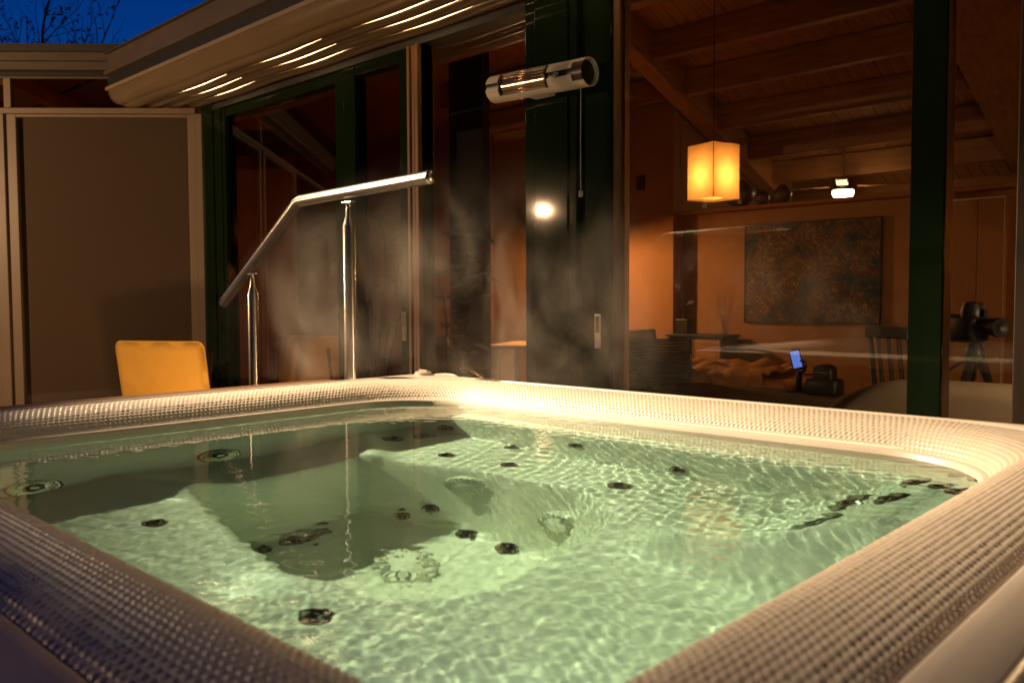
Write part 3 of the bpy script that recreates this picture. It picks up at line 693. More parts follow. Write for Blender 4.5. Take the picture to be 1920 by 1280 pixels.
# low terrace lamp, hidden behind the tub
tl_ = thing('terrace_lamp', 'low mushroom lamp on the terrace beside the yellow lounge chair', 'lamp', (-5.05, 2.25, 0))
MB().lathe([(.05, 0), (.05, .02), (.015, .03), (.013, .30), (0, .30)], 16).build('stem', M['black'], tl_, autos=40)
MB().lathe([(.0, .29), (.05, .28), (.055, .275), (0, .285)], 20).build('bulb_dish', M['black'], tl_, autos=40)
td = bpy.data.lights.new('terrace_bulb', 'POINT'); td.energy = 24; td.color = (1, .58, .26); td.shadow_soft_size = .08
to_ = bpy.data.objects.new('terrace_bulb', td); COL.objects.link(to_); to_.parent = tl_; to_.location = (0, 0, .36)

# unseen potted bay tree, added to shade the near rim from the garden lamp
def bay():
    t = thing('shade_tree', 'clipped potted bay tree added to shade the near rim from the garden lamp', 'tree', (-3.95, -.80, 0)); rng = random.Random(4)
    MB().lathe([(.17, 0), (.22, .36), (.24, .38), (.21, .38), (.2, .34), (0, .34)], 20).build('pot', M['terracotta'], t, autos=40)
    MB().tube([(0, 0, .3), (.01, 0, .8), (0, 0, 1.5)], [.03, .025, .015], 8).build('trunk', M['bark'], t, smooth=True)
    lv = MB()
    for k in range(300):
        a = Vector((rng.gauss(0, 1), rng.gauss(0, 1), rng.gauss(0, 1))).normalized(); c = Vector((a.x * .52, a.y * .52, 1.42 + a.z * .75)) * 1.0; rr_ = rng.uniform(.55, 1.02); c = Vector((c.x * rr_, c.y * rr_, 1.42 + (c.z - 1.42) * rr_))
        u = Vector((rng.uniform(-1, 1), rng.uniform(-1, 1), rng.uniform(-1, 1))).normalized(); w = u.orthogonal().normalized(); sz = rng.uniform(.05, .09)
        lv.add([c, c + u * sz * .5 + w * sz * .28, c + u * sz, c + u * sz * .5 - w * sz * .28], [(0, 1, 2, 3)])
    lv.build('crown', M['leaf'], t)
bay()

# unseen tall foliage wall, added to block sky reflections in the glass
def screen_hedge():
    t = thing('screen_hedge', 'tall dark foliage wall added to keep the sky out of the glass', 'screen_hedge', (-2, -15, 0))
    X, Z = np.meshgrid(np.linspace(-40, 16, 400), np.linspace(0, 11, 120)); rng = np.random.RandomState(2)
    D = np.zeros_like(X)
    for k in range(40):
        q = rng.uniform(1, 14); r_ = rng.uniform(1, 14); D += .5 / (q + r_) * np.sin(q * X + rng.uniform(0, 6)) * np.sin(r_ * Z + rng.uniform(0, 6))
    mb = grid_mb(X, D + rng.uniform(-.06, .06, X.shape), Z); mb.build('foliage', M['screen_hedge'], t, smooth=True)
    b = MB().box(-40, 16, -1.6, -.4, 0, 10.8).build('inner_foliage', M['screen_hedge'], t)
screen_hedge()

# bare tree beyond the side wing
def tree():
    t = thing('tree', 'almost bare tree with thin dark twigs against the dusk sky', 'tree', (-17.2, 4.6, 0))
    tr = MB(); tw = MB(); lv = MB(); rng = random.Random(5)
    def leaf(p):
        a = Vector((rng.uniform(-1, 1), rng.uniform(-1, 1), rng.uniform(-1.2, .3))).normalized(); b = a.orthogonal().normalized(); s = rng.uniform(.05, .10)
        lv.add([p, p + a * s * .5 + b * s * .22, p + a * s, p + a * s * .5 - b * s * .22], [(0, 1, 2, 3)])
    def br(p, d, ln, r, dep):
        k = 4; pts = [p]; rad = [r]; q = p.copy(); dd = d.copy()
        for i in range(k):
            dd = (dd + Vector((rng.uniform(-1, 1), rng.uniform(-1, 1), rng.uniform(-.5, .8))) * .16).normalized(); q = q + dd * ln / k; pts.append(q.copy()); rad.append(r * (1 - .45 * (i + 1) / k))
            if dep < 5 and (i > 0 or dep > 0) and rng.random() < .8:
                nd = (dd + Vector((rng.uniform(-1, 1), rng.uniform(-1, 1), rng.uniform(-.3, .8))) * .85).normalized()
                br(q, nd, ln * rng.uniform(.45, .68), rad[-1] * .6, dep + 1)
        (tr if dep < 2 else tw).tube(pts, rad, 6 if dep < 2 else 4, caps=False)
        if dep < 5: br(q, dd, ln * .6, rad[-1], dep + 1)
        elif rng.random() < .55:
            for _ in range(rng.randint(1, 3)): leaf(pts[rng.randint(1, 4)])
    br(Vector((0, 0, 0)), Vector((0, 0, 1)), 3.0, .14, 0)
    for i in range(5):
        q = 2 * math.pi * i / 5 + .4; br(Vector((0, 0, 2.4 + .15 * i)), Vector((math.cos(q), math.sin(q), .9)).normalized(), 2.3, .07, 1)
    tr.build('trunk', M['bark'], t, smooth=True); tw.build('twigs', M['bark'], t); lv.build('leaves', M['tree_leaf'], t)
    return t
tree()

# ================================================================== INDOOR THINGS
# pendant lamp
PX, PY, PZ0, PZ1 = -2.88, 5.0, 1.833, 2.185
pend = thing('pendant_lamp', 'glowing orange box pendant lamp hanging inside behind the glass', 'lamp', (PX, PY, PZ0), math.atan2(5.0, -2.88) + R(45) + R(180))
ms = bpy.data.materials.new('lamp_shade'); ms.use_nodes = True; n, l = nt(ms); n.clear()
o_ = n.new('ShaderNodeOutputMaterial'); tl = n.new('ShaderNodeBsdfTranslucent'); df = n.new('ShaderNodeBsdfDiffuse'); mx = n.new('ShaderNodeMixShader'); mx.inputs[0].default_value = .35
tcn = n.new('ShaderNodeTexCoord'); mpn = n.new('ShaderNodeMapping'); mpn.inputs['Scale'].default_value = (60, 60, 4); nsn = n.new('ShaderNodeTexNoise'); nsn.inputs['Scale'].default_value = 3
rpn = n.new('ShaderNodeValToRGB'); rpn.color_ramp.elements[0].color = (.52, .31, .125, 1); rpn.color_ramp.elements[1].color = (.64, .41, .18, 1)
l.new(tcn.outputs['Object'], mpn.inputs[0]); l.new(mpn.outputs[0], nsn.inputs[0]); l.new(nsn.outputs[0], rpn.inputs[0]); l.new(rpn.outputs[0], tl.inputs[0]); l.new(rpn.outputs[0], df.inputs[0])
l.new(tl.outputs[0], mx.inputs[1]); l.new(df.outputs[0], mx.inputs[2]); l.new(mx.outputs[0], o_.inputs[0])
hs = .117; H = PZ1 - PZ0
for k in range(4):
    mt = Matrix.Rotation(R(90 * k), 4, 'Z')
    MB().add([tuple(mt @ Vector(v)) for v in ((-hs + .001, hs, 0), (hs - .001, hs, 0), (hs - .001, hs, H), (-hs + .001, hs, H))], [(0, 1, 2, 3)]).build('shade_panel', ms, pend)
    MB().box(hs - .0015, hs + .0015, hs - .0015, hs + .0015, -.001, H + .001, mt).build('shade_edge', M['wood_jamb'], pend)
MB().add([(-hs * .7, -hs * .7, .012), (hs * .7, -hs * .7, .012), (hs * .7, hs * .7, .012), (-hs * .7, hs * .7, .012)], [(0, 1, 2, 3)]).build('diffuser', ms, pend)
MB().tube([(0, 0, H * .6), (0, 0, zc(PY) - PZ0 - .01)], .003, 6).build('cord', M['black'], pend)
MB().lathe([(.012, H * .52), (.02, H * .55), (.02, H * .68), (.005, H * .70)], 12).build('socket', M['black'], pend)
pl_ = bpy.data.lights.new('pendant_bulb', 'POINT'); pl_.energy = 8.0; pl_.color = (1, .46, .14); pl_.shadow_soft_size = .018
plo = bpy.data.objects.new('pendant_bulb', pl_); COL.objects.link(plo); plo.parent = pend; plo.location = (0, 0, H * .42)

# ceiling fan with light
FX, FY = -3.60, 8.9
fan = thing('ceiling_fan', 'ceiling fan with bright white bowl light above the shelf', 'fan', (FX, FY, 0))
zf = 2.285
MB().lathe([(.0, zc(FY) - .09), (.06, zc(FY) - .08), (.065, zc(FY) - .02), (.0, zc(FY) - .018)], 20).build('canopy', M['trim'], fan, autos=40)
MB().tube([(0, 0, zc(FY) - .085), (0, 0, zf + .11)], .011, 8).build('rod', M['trim'], fan, smooth=True)
MB().lathe([(0, zf + .12), (.07, zf + .11), (.10, zf + .06), (.10, zf + .03), (.0, zf + .025)], 24).build('motor', M['black'], fan, autos=40)
MB().lathe([(.104, zf + .024), (.108, zf), (.095, zf - .035), (.06, zf - .055), (0, zf - .06)], 24).build('bowl', emit_mat('bowl_light', (1, .62, .30), 50), fan, smooth=True)
for k in range(4):
    mt = Matrix.Rotation(R(20 + 90 * k), 4, 'Z')
    MB().box(.14, .60, -.055, .055, zf + .062, zf + .070, mt, bev=.003).build('blade', M['pine_x'], fan)
    MB().box(.08, .18, -.015, .015, zf + .052, zf + .060, mt).build('blade_iron', M['chrome'], fan)

# painting
mp_ = bpy.data.materials.new('canvas'); mp_.use_nodes = True; n, l = nt(mp_); b = n['Principled BSDF']; b.inputs['Roughness'].default_value = .8
tc = n.new('ShaderNodeTexCoord'); n1 = n.new('ShaderNodeTexNoise'); n1.inputs['Scale'].default_value = 4.2; n1.inputs['Detail'].default_value = 9; n1.inputs['Distortion'].default_value = .35
v1 = n.new('ShaderNodeTexVoronoi'); v1.inputs['Scale'].default_value = 9; v1.feature = 'DISTANCE_TO_EDGE'
r1 = n.new('ShaderNodeValToRGB'); cr_ = r1.color_ramp; cr_.elements[0].position = .30; cr_.elements[0].color = (.015, .017, .022, 1); cr_.elements[1].position = .75; cr_.elements[1].color = (.15, .07, .03, 1)
for ps, c in ((.42, (.05, .055, .06, 1)), (.50, (.13, .058, .028, 1)), (.58, (.15, .095, .04, 1)), (.66, (.08, .03, .03, 1))):
    e = cr_.elements.new(ps); e.color = c
r2 = n.new('ShaderNodeValToRGB'); r2.color_ramp.elements[0].position = .0; r2.color_ramp.elements[0].color = (3, 3, 3, 1); r2.color_ramp.elements[1].position = .05; r2.color_ramp.elements[1].color = (.55, .6, .7, 1)
mm = n.new('ShaderNodeMix'); mm.data_type = 'RGBA'; mm.blend_type = 'MULTIPLY'; mm.inputs[0].default_value = .8
l.new(tc.outputs['Object'], n1.inputs[0]); l.new(n1.outputs[0], r1.inputs[0])
ad = n.new('ShaderNodeVectorMath'); ad.operation = 'ADD'; l.new(tc.outputs['Object'], ad.inputs[0]); l.new(n1.outputs[1], ad.inputs[1]); l.new(ad.outputs[0], v1.inputs[0])
l.new(v1.outputs[0], r2.inputs[0]); l.new(r1.outputs[0], mm.inputs[6]); l.new(r2.outputs[0], mm.inputs[7]); l.new(mm.outputs[2], b.inputs['Base Color'])
pa = thing('painting', 'large dark abstract painting hung on the interior partition wall', 'painting', (-3.455, 7.795, .96))
MB().box(-.65, .65, -.03, -.001, 0, .94, bev=.004).build('canvas', mp_, pa)
for (a, b, c, d) in ((-.662, .662, .94, .952), (-.662, .662, -.012, 0)): MB().box(a, b, -.034, -.001, c, d).build('frame_strip', M['black'], pa)
for (a, b) in ((-.662, -.651), (.651, .662)): MB().box(a, b, -.034, -.001, .0, .94).build('frame_strip', M['black'], pa)

# vases on the shelf
for (x, r, h, lab) in ((-4.20, .155, .27, 'large round dark vase on the shelf behind the pendant lamp'), (-3.953, .075, .15, 'small round dark vase between two larger ones on the shelf'), (-3.743, .085, .18, 'medium egg shaped dark vase on the shelf end')):
    pr = [(r * .5, 0)] + [(r * math.sin(math.pi * (.15 + .72 * i / 10)) , h * (i + .3) / 10.6) for i in range(11)] + [(r * .33, h), (r * .30, h * .99), (.0, h * .9)]
    o = MB().lathe(pr, 24).build('vase', M['ceramic'], None, smooth=True, loc=(x, 7.80, 2.097)); tag(o, lab, 'vase', 'vases on the shelf')
# vent grille
vg = thing('vent_grille', 'small square dark vent grille high on the orange wall', 'vent', (-5.244, 7.598, 2.42))
MB().box(-.05, .05, -.012, -.001, -.075, .075, bev=.002).build('frame', M['dark_plastic'], vg)
for i in range(5): MB().box(-.04, .04, -.017, -.0125, -.058 + i * .027, -.046 + i * .027).build('slat', M['fascia'], vg)
# hanging cable
cbl = MB().tube([(-3.858 + (.802) * t, 7.3, 2.471 + .091 * t - .14 * math.sin(math.pi * t) * (1 - t * .6) + .0) for t in np.linspace(0, 1, 20)] + [(-3.05, 7.3, 2.7), (-3.05, 7.3, zc(7.3) - .0)], .004, 6).build('cable', M['trim'], None, smooth=True); tag(cbl, 'thin pale cable drooping below the ceiling beams', 'cable')

# wicker dining chairs and table
def wicker_chair(label):
    t = thing('dining_chair', label, 'chair', group='wicker chairs at the dining table')
    def backpt(u, v):   # u -1..1 across, v 0..1 up
        return Vector((u * (.23 + .02 * v), .22 + .10 * v - .05 * (1 - u * u) * -1 * .6, .42 + .46 * v + .012 * u * u))
    bm_ = MB()
    rows = 22
    for j in range(rows + 1):
        v = j / rows
        bm_.tube([backpt(-1 + 2 * i / 16, v) + Vector((0, .005 * (1 if (i + j) % 2 else -1), 0)) for i in range(17)], .0105, 5)
    bm_.build('backrest', M['wicker'], t, smooth=True)
    top = MB(); top.tube([backpt(-1 + 2 * i / 16, 1.02) for i in range(17)], .014, 8); top.build('top_rail', M['wicker'], t, smooth=True)
    for u in (-1, 1): MB().tube([backpt(u, v) for v in (0, .5, 1.02)], .014, 8).build('back_post', M['wicker'], t, smooth=True)
    sm = MB()
    for j in range(20): sm.tube([(-.23 + .46 * i / 12, -.22 + .45 * j / 19, .43 + .004 * (1 if (i + j) % 2 else -1)) for i in range(13)], .012, 5)
    sm.build('seat', M['wicker'], t, smooth=True)
    for (a, b) in ((-.21, -.2), (.21, -.2), (-.21, .21), (.21, .21)): MB().tube([(a, b, .42), (a * 1.03, b * 1.03, 0.006)], .016, 8).build('leg', M['wicker'], t, smooth=True)
    return t
c1 = wicker_chair('black woven dining chair seen through window left of the green column'); c1.location = (-4.83, 4.75, 0); c1.rotation_euler = (0, 0, R(150))
def recopy(src, loc, rz, label):
    c = copy_tree(src); c.location = loc; c.rotation_euler = (0, 0, rz); c['label'] = label; return c
recopy(c1, (-3.55, 5.42, 0), R(205), 'black woven dining chair with its back to the sliding door stile')
recopy(c1, (-4.20, 6.15, 0), R(60), 'black woven dining chair at the far side of the dining table')
tb = thing('dining_table', 'pale wooden dining table between the woven chairs', 'table', (-5.25, 6.45, 0), R(25))
MB().box(-.75, .75, -.42, .42, .715, .75, bev=.006).build('table_top', M['table_wood'], tb)
for (a, b) in ((-.68, -.35), (.68, -.35), (-.68, .35), (.68, .35)): MB().box(a - .03, a + .03, b - .03, b + .03, .006, .714, bev=.004).build('leg', M['table_wood'], tb)

# daybed with rumpled blanket
db = thing('daybed', 'low dark daybed along the partition wall', 'daybed', (-3.4, 6.9, 0))
MB().box(-1.05, 1.05, -.45, .45, .12, .36, bev=.02).build('base', M['fabric_dark'], db)
MB().box(-1.03, 1.03, -.44, .44, .362, .52, bev=.05).build('mattress', M['fabric_orange'], db, autos=50)
for (a, b) in ((-.98, -.38), (.98, -.38), (-.98, .38), (.98, .38)): MB().box(a - .03, a + .03, b - .03, b + .03, .006, .12).build('leg', M['black'], db)
def blanket():
    nx, ny = 70, 46; X, Y = np.meshgrid(np.linspace(-1.0, .15, nx), np.linspace(-.56, .40, ny)); rng = np.random.RandomState(3); Z = np.zeros_like(X)
    for k in range(16):
        th = rng.uniform(0, 6.28); q = rng.uniform(8, 26); Z += rng.uniform(.004, .010) * np.sin(q * (X * math.cos(th) + Y * math.sin(th)) + 1.5 * np.sin(4 * Y + k) + k)
    Z = .555 + np.abs(Z) * 1.5 + .06 * np.exp(-((X + .5) ** 2 / .12 + (Y - .1) ** 2 / .05))
    dr = np.clip((-.43 - Y), 0, 1); Z = Z - dr * 2.2 ; Y2 = np.where(Y < -.43, -.455 - .25 * dr, Y)
    return grid_mb(X, Y2, Z)
bl = blanket().build('blanket', M['fabric_orange'], None, smooth=True, loc=(-3.4, 6.9, 0)); bl.modifiers.new('solid', 'SOLIDIFY').thickness = .012
tag(bl, 'rumpled orange blanket thrown over the daybed', 'blanket')

# sideboard with reed diffuser
sb = thing('sideboard', 'dark narrow sideboard against the partition wall', 'sideboard', (-4.50, 7.56, 0))
MB().box(-.30, .36, -.16, .18, .80, .83, bev=.004).build('top', M['black'], sb)
MB().box(-.28, .34, -.14, .16, .12, .798, bev=.004).build('body', M['fabric_dark'], sb)
for a in (-.27, .03): MB().box(a, a + .29, -.152, -.142, .14, .78, bev=.003).build('door', M['pine_x'], sb)
for (a, b) in ((-.25, -.1), (.31, -.1), (-.25, .12), (.31, .12)): MB().box(a - .02, a + .02, b - .02, b + .02, .006, .12).build('leg', M['black'], sb)
rd = thing('reed_diffuser', 'dark square bottle with thin reeds on the sideboard', 'diffuser', (-4.65, 7.52, .832))
MB().box(-.075, .075, -.06, .06, 0, .15, bev=.01).build('bottle', M['black'], rd)
MB().lathe([(.02, .15), (.02, .19), (.0, .19)], 12).build('neck', M['black'], rd)
for k in range(6):
    q = k * 1.05; MB().tube([(0, 0, .16), (.06 * math.cos(q) - .02, .03 * math.sin(q), .44 + .03 * (k % 3))], .003, 5).build('reed', M['black'], rd)

# beige sofa close to the glass
sf = thing('sofa', 'beige sofa with rounded back close to the glass door', 'sofa', (-.75, 3.78, 0))
def rounded_slab(x0, x1, y0, y1, z0, z1, r, nseg=8, ry=.04):
    # slab with a big corner radius in its xz outline and soft edges
    def outline(off):
        P = []; a0, a1, c1 = x0 + off, x1 - off, z1 - off; rr = max(r - off, .01)
        P.append((a0, z0)); 
        for i in range(nseg + 1): q = R(180 - 90 * i / nseg); P.append((a0 + rr + rr * math.cos(q), c1 - rr * .62 + rr * .62 * math.sin(q)))
        for i in range(nseg + 1): q = R(90 - 90 * i / nseg); P.append((a1 - rr + rr * math.cos(q), c1 - rr * .62 + rr * .62 * math.sin(q)))
        P.append((a1, z0)); return P
    secs = []
    for k in range(7):
        q = math.pi / 2 * k / 6; secs.append((y0 + ry * (1 - math.sin(q)), ry * (1 - math.cos(q)) ))
    secs = [(y0 + ry * (1 - math.cos(math.pi / 2 * k / 6)), ry * (1 - math.sin(math.pi / 2 * k / 6))) for k in range(7)]
    secs += [(y1 - ry * (1 - math.cos(math.pi / 2 * (6 - k) / 6)), ry * (1 - math.sin(math.pi / 2 * (6 - k) / 6))) for k in range(7)]
    vs = []; fs = []; n = None
    for (y, off) in secs:
        P = outline(off); n = len(P); vs += [(p[0], y, p[1]) for p in P]
    for k in range(len(secs) - 1):
        for i in range(n): fs.append((k * n + i, k * n + (i + 1) % n, (k + 1) * n + (i + 1) % n, (k + 1) * n + i))
    fs.append(tuple(range(n))); fs.append(tuple((len(secs) - 1) * n + i for i in reversed(range(n))))
    return MB().add(vs, fs)
rounded_slab(-.86, 1.6, -.10, .14, .10, .835, .42, 12, .07).build('back', M['fabric_beige'], sf, autos=50)
MB().box(-.80, 1.55, .16, .85, .10, .42, bev=.05).build('seat', M['fabric_beige'], sf, autos=50)
for (a, b) in ((-.7, 0.02), (1.45, 0.02), (-.7, .78), (1.45, .78)): MB().lathe([(.025, .006), (.03, .1), (0, .1)], 12, Matrix.Translation((a, b, 0))).build('leg', M['black'], sf)

# low bench with phone gimbal and camera bag
be = thing('bench', 'low dark upholstered bench behind the glass door', 'bench', (-2.45, 4.95, 0))
MB().box(-.75, .75, -.28, .28, .40, .60, bev=.04).build('seat', M['fabric_dark'], be, autos=50)
for (a, b) in ((-.68, -.22), (.68, -.22), (-.68, .22), (.68, .22)): MB().box(a - .03, a + .03, b - .03, b + .03, .006, .40).build('leg', M['black'], be)
gm = thing('phone_gimbal', 'black phone gimbal with lit blue phone screen standing on the bench', 'gimbal', (-2.30, 5.05, .602))
MB().tube([(0, 0, 0), (0, 0, .10), (.004, 0, .13)], [.020, .018, .016], 12).build('handle', M['black'], gm, smooth=True)
MB().tube([(.004, 0, .12), (.035, 0, .14), (.035, 0, .19), (.01, -.01, .20)], .011, 8).build('arm', M['black'], gm, smooth=True)
GM = Matrix.Translation((-.012, -.02, .205)) @ Matrix.Rotation(R(25), 4, 'Z') @ Matrix.Rotation(R(-14), 4, 'Y')
ph = MB().box(-.034, .034, -.004, .004, -.066, .066, GM, bev=.003).build('phone', M['black'], gm)
MB().box(-.026, .026, -.0055, -.0045, -.052, .052, GM).build('screen', emit_mat('phone_screen', (.16, .26, .9), .9), ph)
MB().tube([(0, 0, .005), (-.07, -.03, .0)], .005, 6).build('foot', M['black'], gm); MB().tube([(0, 0, .005), (.05, -.05, .0)], .005, 6).build('foot', M['black'], gm); MB().tube([(0, 0, .005), (.02, .07, .0)], .005, 6).build('foot', M['black'], gm)
bgm = thing('camera_bag', 'black camera bag with rounded lid beside the phone gimbal', 'bag', (-2.12, 5.0, .602))
MB().box(-.10, .10, -.07, .07, 0, .10, bev=.02).build('body', M['black'], bgm, autos=50)
rounded_slab(-.055, .065, -.05, .05, .101, .185, .055, 6, .02).build('lid', M['black'], bgm, autos=50)
MB().box(-.04, .05, -.052, -.0505, .135, .142).build('zip_band', M['steel'], bgm)
# slatted dark chair
sl = thing('slatted_chair', 'dark chair with tall slatted back near the door stile', 'chair', (-1.80, 5.75, 0), R(150))
for a in (-.17, .17): MB().tube([(a, .20, .006), (a, .20, .45), (a, .27, 1.0)], .018, 8).build('back_post', M['black'], sl, smooth=True)
MB().box(-.19, .19, .255, .29, .93, 1.01, bev=.008).build('top_rail', M['black'], sl)
for a in (-.09, 0, .09): MB().tube([(a, .205, .46), (a, .268, .95)], .013, 6).build('back_slat', M['black'], sl)
MB().box(-.21, .21, -.22, .22, .42, .46, bev=.012).build('seat', M['black'], sl)
for a in (-.18, .18): MB().tube([(a, -.19, .006), (a, -.19, .42)], .018, 8).build('leg', M['black'], sl)
# video camera on tripod
vc = thing('video_camera', 'black video camera with side lens on a tripod inside the window', 'camera', (-1.20, 4.62, 0), R(-35))
MB().box(-.17, .04, -.06, .06, .96, 1.10, bev=.03).build('body', M['black'], vc, autos=50)
MB().lathe([(.0, -.06), (.04, -.06), (.055, -.03), (.058, .02), (.045, .06), (0, .065)], 18, frame_mtx((-.02, 0, 1.10), (0, 0, 1))).build('viewfinder_hood', M['black'], vc, autos=50)
MB().lathe([(.035, 0), (.035, .06), (.042, .062), (.042, .10), (.048, .102), (.048, .125), (.030, .126), (0, .11)], 20, frame_mtx((.04, 0, 1.045), (1, 0, -.05))).build('lens', M['black'], vc, autos=40)
MB().box(.05, .065, -.01, .01, 1.09, 1.125).build('focus_lever', M['black'], vc)
MB().lathe([(.03, .86), (.045, .88), (.045, .93), (.025, .958), (0, .959)], 16).build('tripod_head', M['black'], vc, autos=40)
for k in range(3):
    q = 2 * math.pi * k / 3 + .6; MB().tube([(.02 * math.cos(q), .02 * math.sin(q), .89), (.32 * math.cos(q), .32 * math.sin(q), .008)], [.024, .014], 8).build('tripod_leg', M['black'], vc, smooth=True)
MB().tube([(0, 0, .90), (-.16, -.05, .80)], .008, 6).build('pan_handle', M['black'], vc)
# cabinet on the right
cbn = thing('cabinet', 'tall beige cabinet with pine side beyond the right window', 'cabinet', (-1.86, 7.32, 0))
MB().box(-.16, .20, -.24, .30, .006, 1.935, bev=.004).build('carcass', M['fabric_beige'], cbn)
MB().box(.202, .218, -.24, .30, .006, 1.935).build('side_panel', M['pine'], cbn)
MB().box(-.155, .02, -.258, -.242, .05, 1.92, bev=.003).build('door', M['plaster'], cbn); MB().box(.024, .195, -.258, -.242, .05, 1.92, bev=.003).build('door', M['plaster'], cbn)
for a in (.008, .036): MB().tube([(a, -.268, .95), (a, -.268, 1.1)], .005, 6).build('handle', M['steel'], cbn)

# unseen pendant behind the column, added to light the left of the room
p2 = thing('fill_pendant', 'dome pendant lamp added as hidden fill light behind the green column', 'lamp', (-5.70, 6.60, 0))
MB().lathe([(.02, 1.92), (.05, 1.915), (.17, 1.80), (.19, 1.72), (.185, 1.72), (.165, 1.795), (.045, 1.90), (0, 1.905)], 28).build('dome', M['terracotta'], p2, autos=40)
MB().tube([(0, 0, 1.92), (0, 0, zc(6.60) - .01)], .003, 6).build('cord', M['black'], p2)
dd_ = bpy.data.lights.new('fill_pendant_bulb', 'POINT'); dd_.energy = 120; dd_.color = (1, .46, .14); dd_.shadow_soft_size = .04
do_ = bpy.data.objects.new('fill_pendant_bulb', dd_); COL.objects.link(do_); do_.parent = p2; do_.location = (0, 0, 1.70)

# floor lamp further right in the room
fl_ = thing('floor_lamp', 'warm floor lamp with drum shade in the right of the room', 'lamp', (.25, 6.3, 0))
MB().lathe([(.15, .006), (.15, .02), (.012, .04), (.010, 1.62), (0, 1.62)], 20).build('stand', M['black'], fl_, autos=40)
MB().lathe([(.20, 1.42), (.17, 1.72)], 28).build('shade', ms, fl_, smooth=True)
fd = bpy.data.lights.new('floor_bulb', 'POINT'); fd.energy = 48; fd.color = (1, .45, .13); fd.shadow_soft_size = .04
fo_ = bpy.data.objects.new('floor_bulb', fd); COL.objects.link(fo_); fo_.parent = fl_; fo_.location = (0, 0, 1.60)

# unseen small lamp between sofa and glass, added to brighten the sofa back
rl = thing('sofa_fill_lamp', 'small warm lamp added between sofa and glass to light the sofa back', 'lamp', (.55, 3.42, 0))
MB().lathe([(.10, .006), (.10, .02), (.008, .03), (.007, 1.22), (0, 1.22)], 16).build('stand', M['black'], rl, autos=40)
MB().lathe([(.03, 1.36), (.035, 1.36), (.085, 1.22), (.08, 1.22)], 20).build('shade', M['black'], rl, autos=40)
rd_ = bpy.data.lights.new('sofa_fill_bulb', 'POINT'); rd_.energy = 150; rd_.color = (1, .60, .30); rd_.shadow_soft_size = .03
ro_ = bpy.data.objects.new('sofa_fill_bulb', rd_); COL.objects.link(ro_); ro_.parent = rl; ro_.location = (0, 0, 1.20)

# indoor plants
def plant(name, label, loc, nst, hgt, ll, lw, seed, spread):
    t = thing(name, label, 'plant', loc); rng = random.Random(seed)
    MB().lathe([(.10, .006), (.14, .26), (.15, .28), (.13, .28), (.12, .24), (0, .24)], 20).build('pot', M['terracotta'], t, autos=40)
    stem = MB()
    for s_ in range(nst):
        q = rng.uniform(0, 6.28); tip = Vector((spread * math.cos(q) * rng.uniform(.3, 1), spread * math.sin(q) * rng.uniform(.3, 1), hgt * rng.uniform(.75, 1)))
        pts = [Vector((0, 0, .24)).lerp(tip, k / 6) + Vector((.02 * math.sin(k + s_), .02 * math.cos(k * 1.3), 0)) for k in range(7)]
        stem.tube(pts, [.010 - .001 * k for k in range(7)], 6)
        for k in range(2, 7):
            for _ in range(2 if k < 6 else 4):
                a = rng.uniform(0, 6.28); el = rng.uniform(-.1, .7); d = Vector((math.cos(a) * math.cos(el), math.sin(a) * math.cos(el), math.sin(el))); sd = d.cross(Vector((0, 0, 1))).normalized(); Ln = ll * rng.uniform(.7, 1.1)
                vs = []; fs = []
                for m_ in range(6):
                    u = m_ / 5; c = pts[k] + d * Ln * u + Vector((0, 0, -.35 * Ln * u * u)); w = lw * math.sin(math.pi * min(1, u * .92 + .06)) ** .8
                    vs += [c - sd * w + Vector((0, 0, w * .25)), c, c + sd * w + Vector((0, 0, w * .25))]
                for m_ in range(5):
                    o = m_ * 3; fs += [(o, o + 1, o + 4, o + 3), (o + 1, o + 2, o + 5, o + 4)]
                MB().add(vs, fs).build('leaf', M['leaf'], t, smooth=True)
    stem.build('stem', M['bark'], t, smooth=True)
    return t
plant('rubber_plant', 'tall broad leaved pot plant behind the fixed window', (-4.42, 4.15, 0), 4, 1.62, .26, .055, 3, .22)
plant('palm_plant', 'feathery narrow leaved pot plant behind the narrow sliding door', (-4.95, 3.85, 0), 6, 1.85, .42, .014, 9, .28)

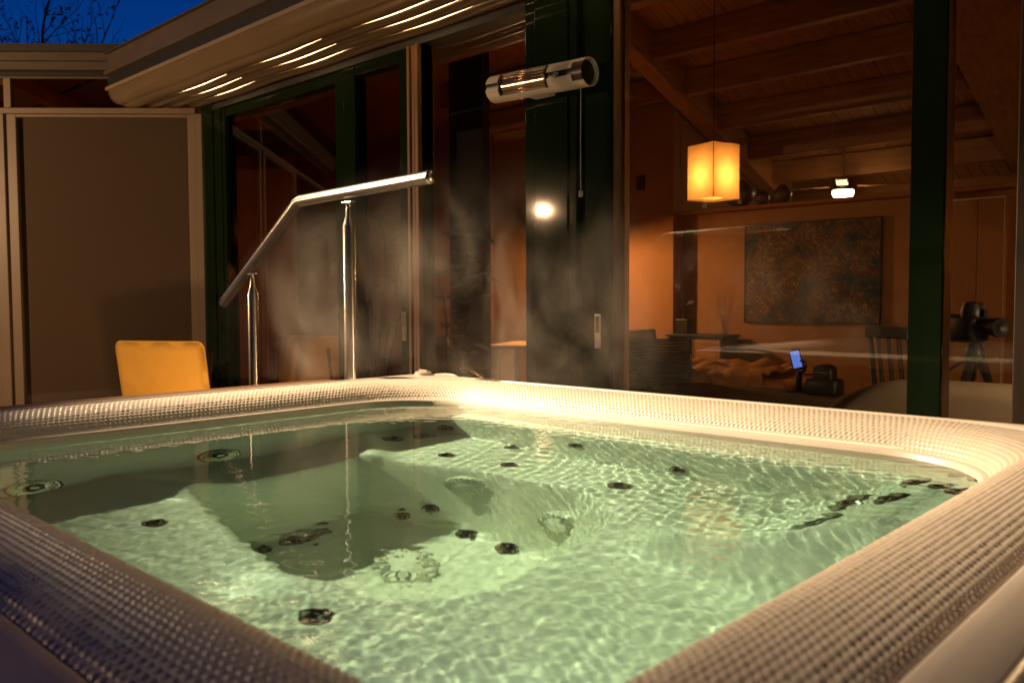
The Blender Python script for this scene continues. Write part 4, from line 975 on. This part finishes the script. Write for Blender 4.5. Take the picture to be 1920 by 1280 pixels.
# ------------------------------------------------------------------ steam
def steam():
    mb = MB().box(-3.6, -.9, 1.15, 3.06, .905, 1.80)
    m = bpy.data.materials.new('steam'); m.use_nodes = True; n, l = nt(m); n.clear()
    o = n.new('ShaderNodeOutputMaterial'); v = n.new('ShaderNodeVolumePrincipled'); v.inputs['Color'].default_value = (.95, .84, .72, 1); v.inputs['Anisotropy'].default_value = .2
    tc = n.new('ShaderNodeTexCoord')
    n1 = n.new('ShaderNodeTexNoise'); n1.inputs['Scale'].default_value = 3.8; n1.inputs['Detail'].default_value = 7; n1.inputs['Roughness'].default_value = .62; n1.inputs['Distortion'].default_value = .9
    mp = n.new('ShaderNodeMapping'); mp.inputs['Scale'].default_value = (1.0, 1.0, .62); l.new(tc.outputs['Object'], mp.inputs[0]); l.new(mp.outputs[0], n1.inputs[0])
    rp = n.new('ShaderNodeMapRange'); rp.inputs[1].default_value = .515; rp.inputs[2].default_value = .75; rp.inputs[3].default_value = 0; rp.inputs[4].default_value = 1
    l.new(n1.outputs[0], rp.inputs[0])
    # soft ellipsoid falloff round the far corner of the tub
    sp = n.new('ShaderNodeMapping'); sp.vector_type = 'POINT'; sp.inputs['Location'].default_value = (2.30 / 1.25, -2.15 / .90, -1.05 / .70); sp.inputs['Scale'].default_value = (1 / 1.25, 1 / .90, 1 / .70)
    l.new(tc.outputs['Object'], sp.inputs[0])
    ln = n.new('ShaderNodeVectorMath'); ln.operation = 'LENGTH'; l.new(sp.outputs[0], ln.inputs[0])
    fo = n.new('ShaderNodeMapRange'); fo.interpolation_type = 'SMOOTHSTEP'; fo.inputs[1].default_value = .05; fo.inputs[2].default_value = .98; fo.inputs[3].default_value = 1; fo.inputs[4].default_value = 0
    l.new(ln.outputs['Value'], fo.inputs[0])
    mu = n.new('ShaderNodeMath'); mu.operation = 'MULTIPLY'; l.new(rp.outputs[0], mu.inputs[0]); l.new(fo.outputs[0], mu.inputs[1])
    m2 = n.new('ShaderNodeMath'); m2.operation = 'MULTIPLY'; l.new(mu.outputs[0], m2.inputs[0]); m2.inputs[1].default_value = 1.5
    l.new(m2.outputs[0], v.inputs['Density']); l.new(v.outputs[0], o.inputs['Volume'])
    ob = mb.build('steam', m); tag(ob, kind='stuff', label='wisps of pale steam rising over the far corner of the tub', cat='steam'); return ob
steam()
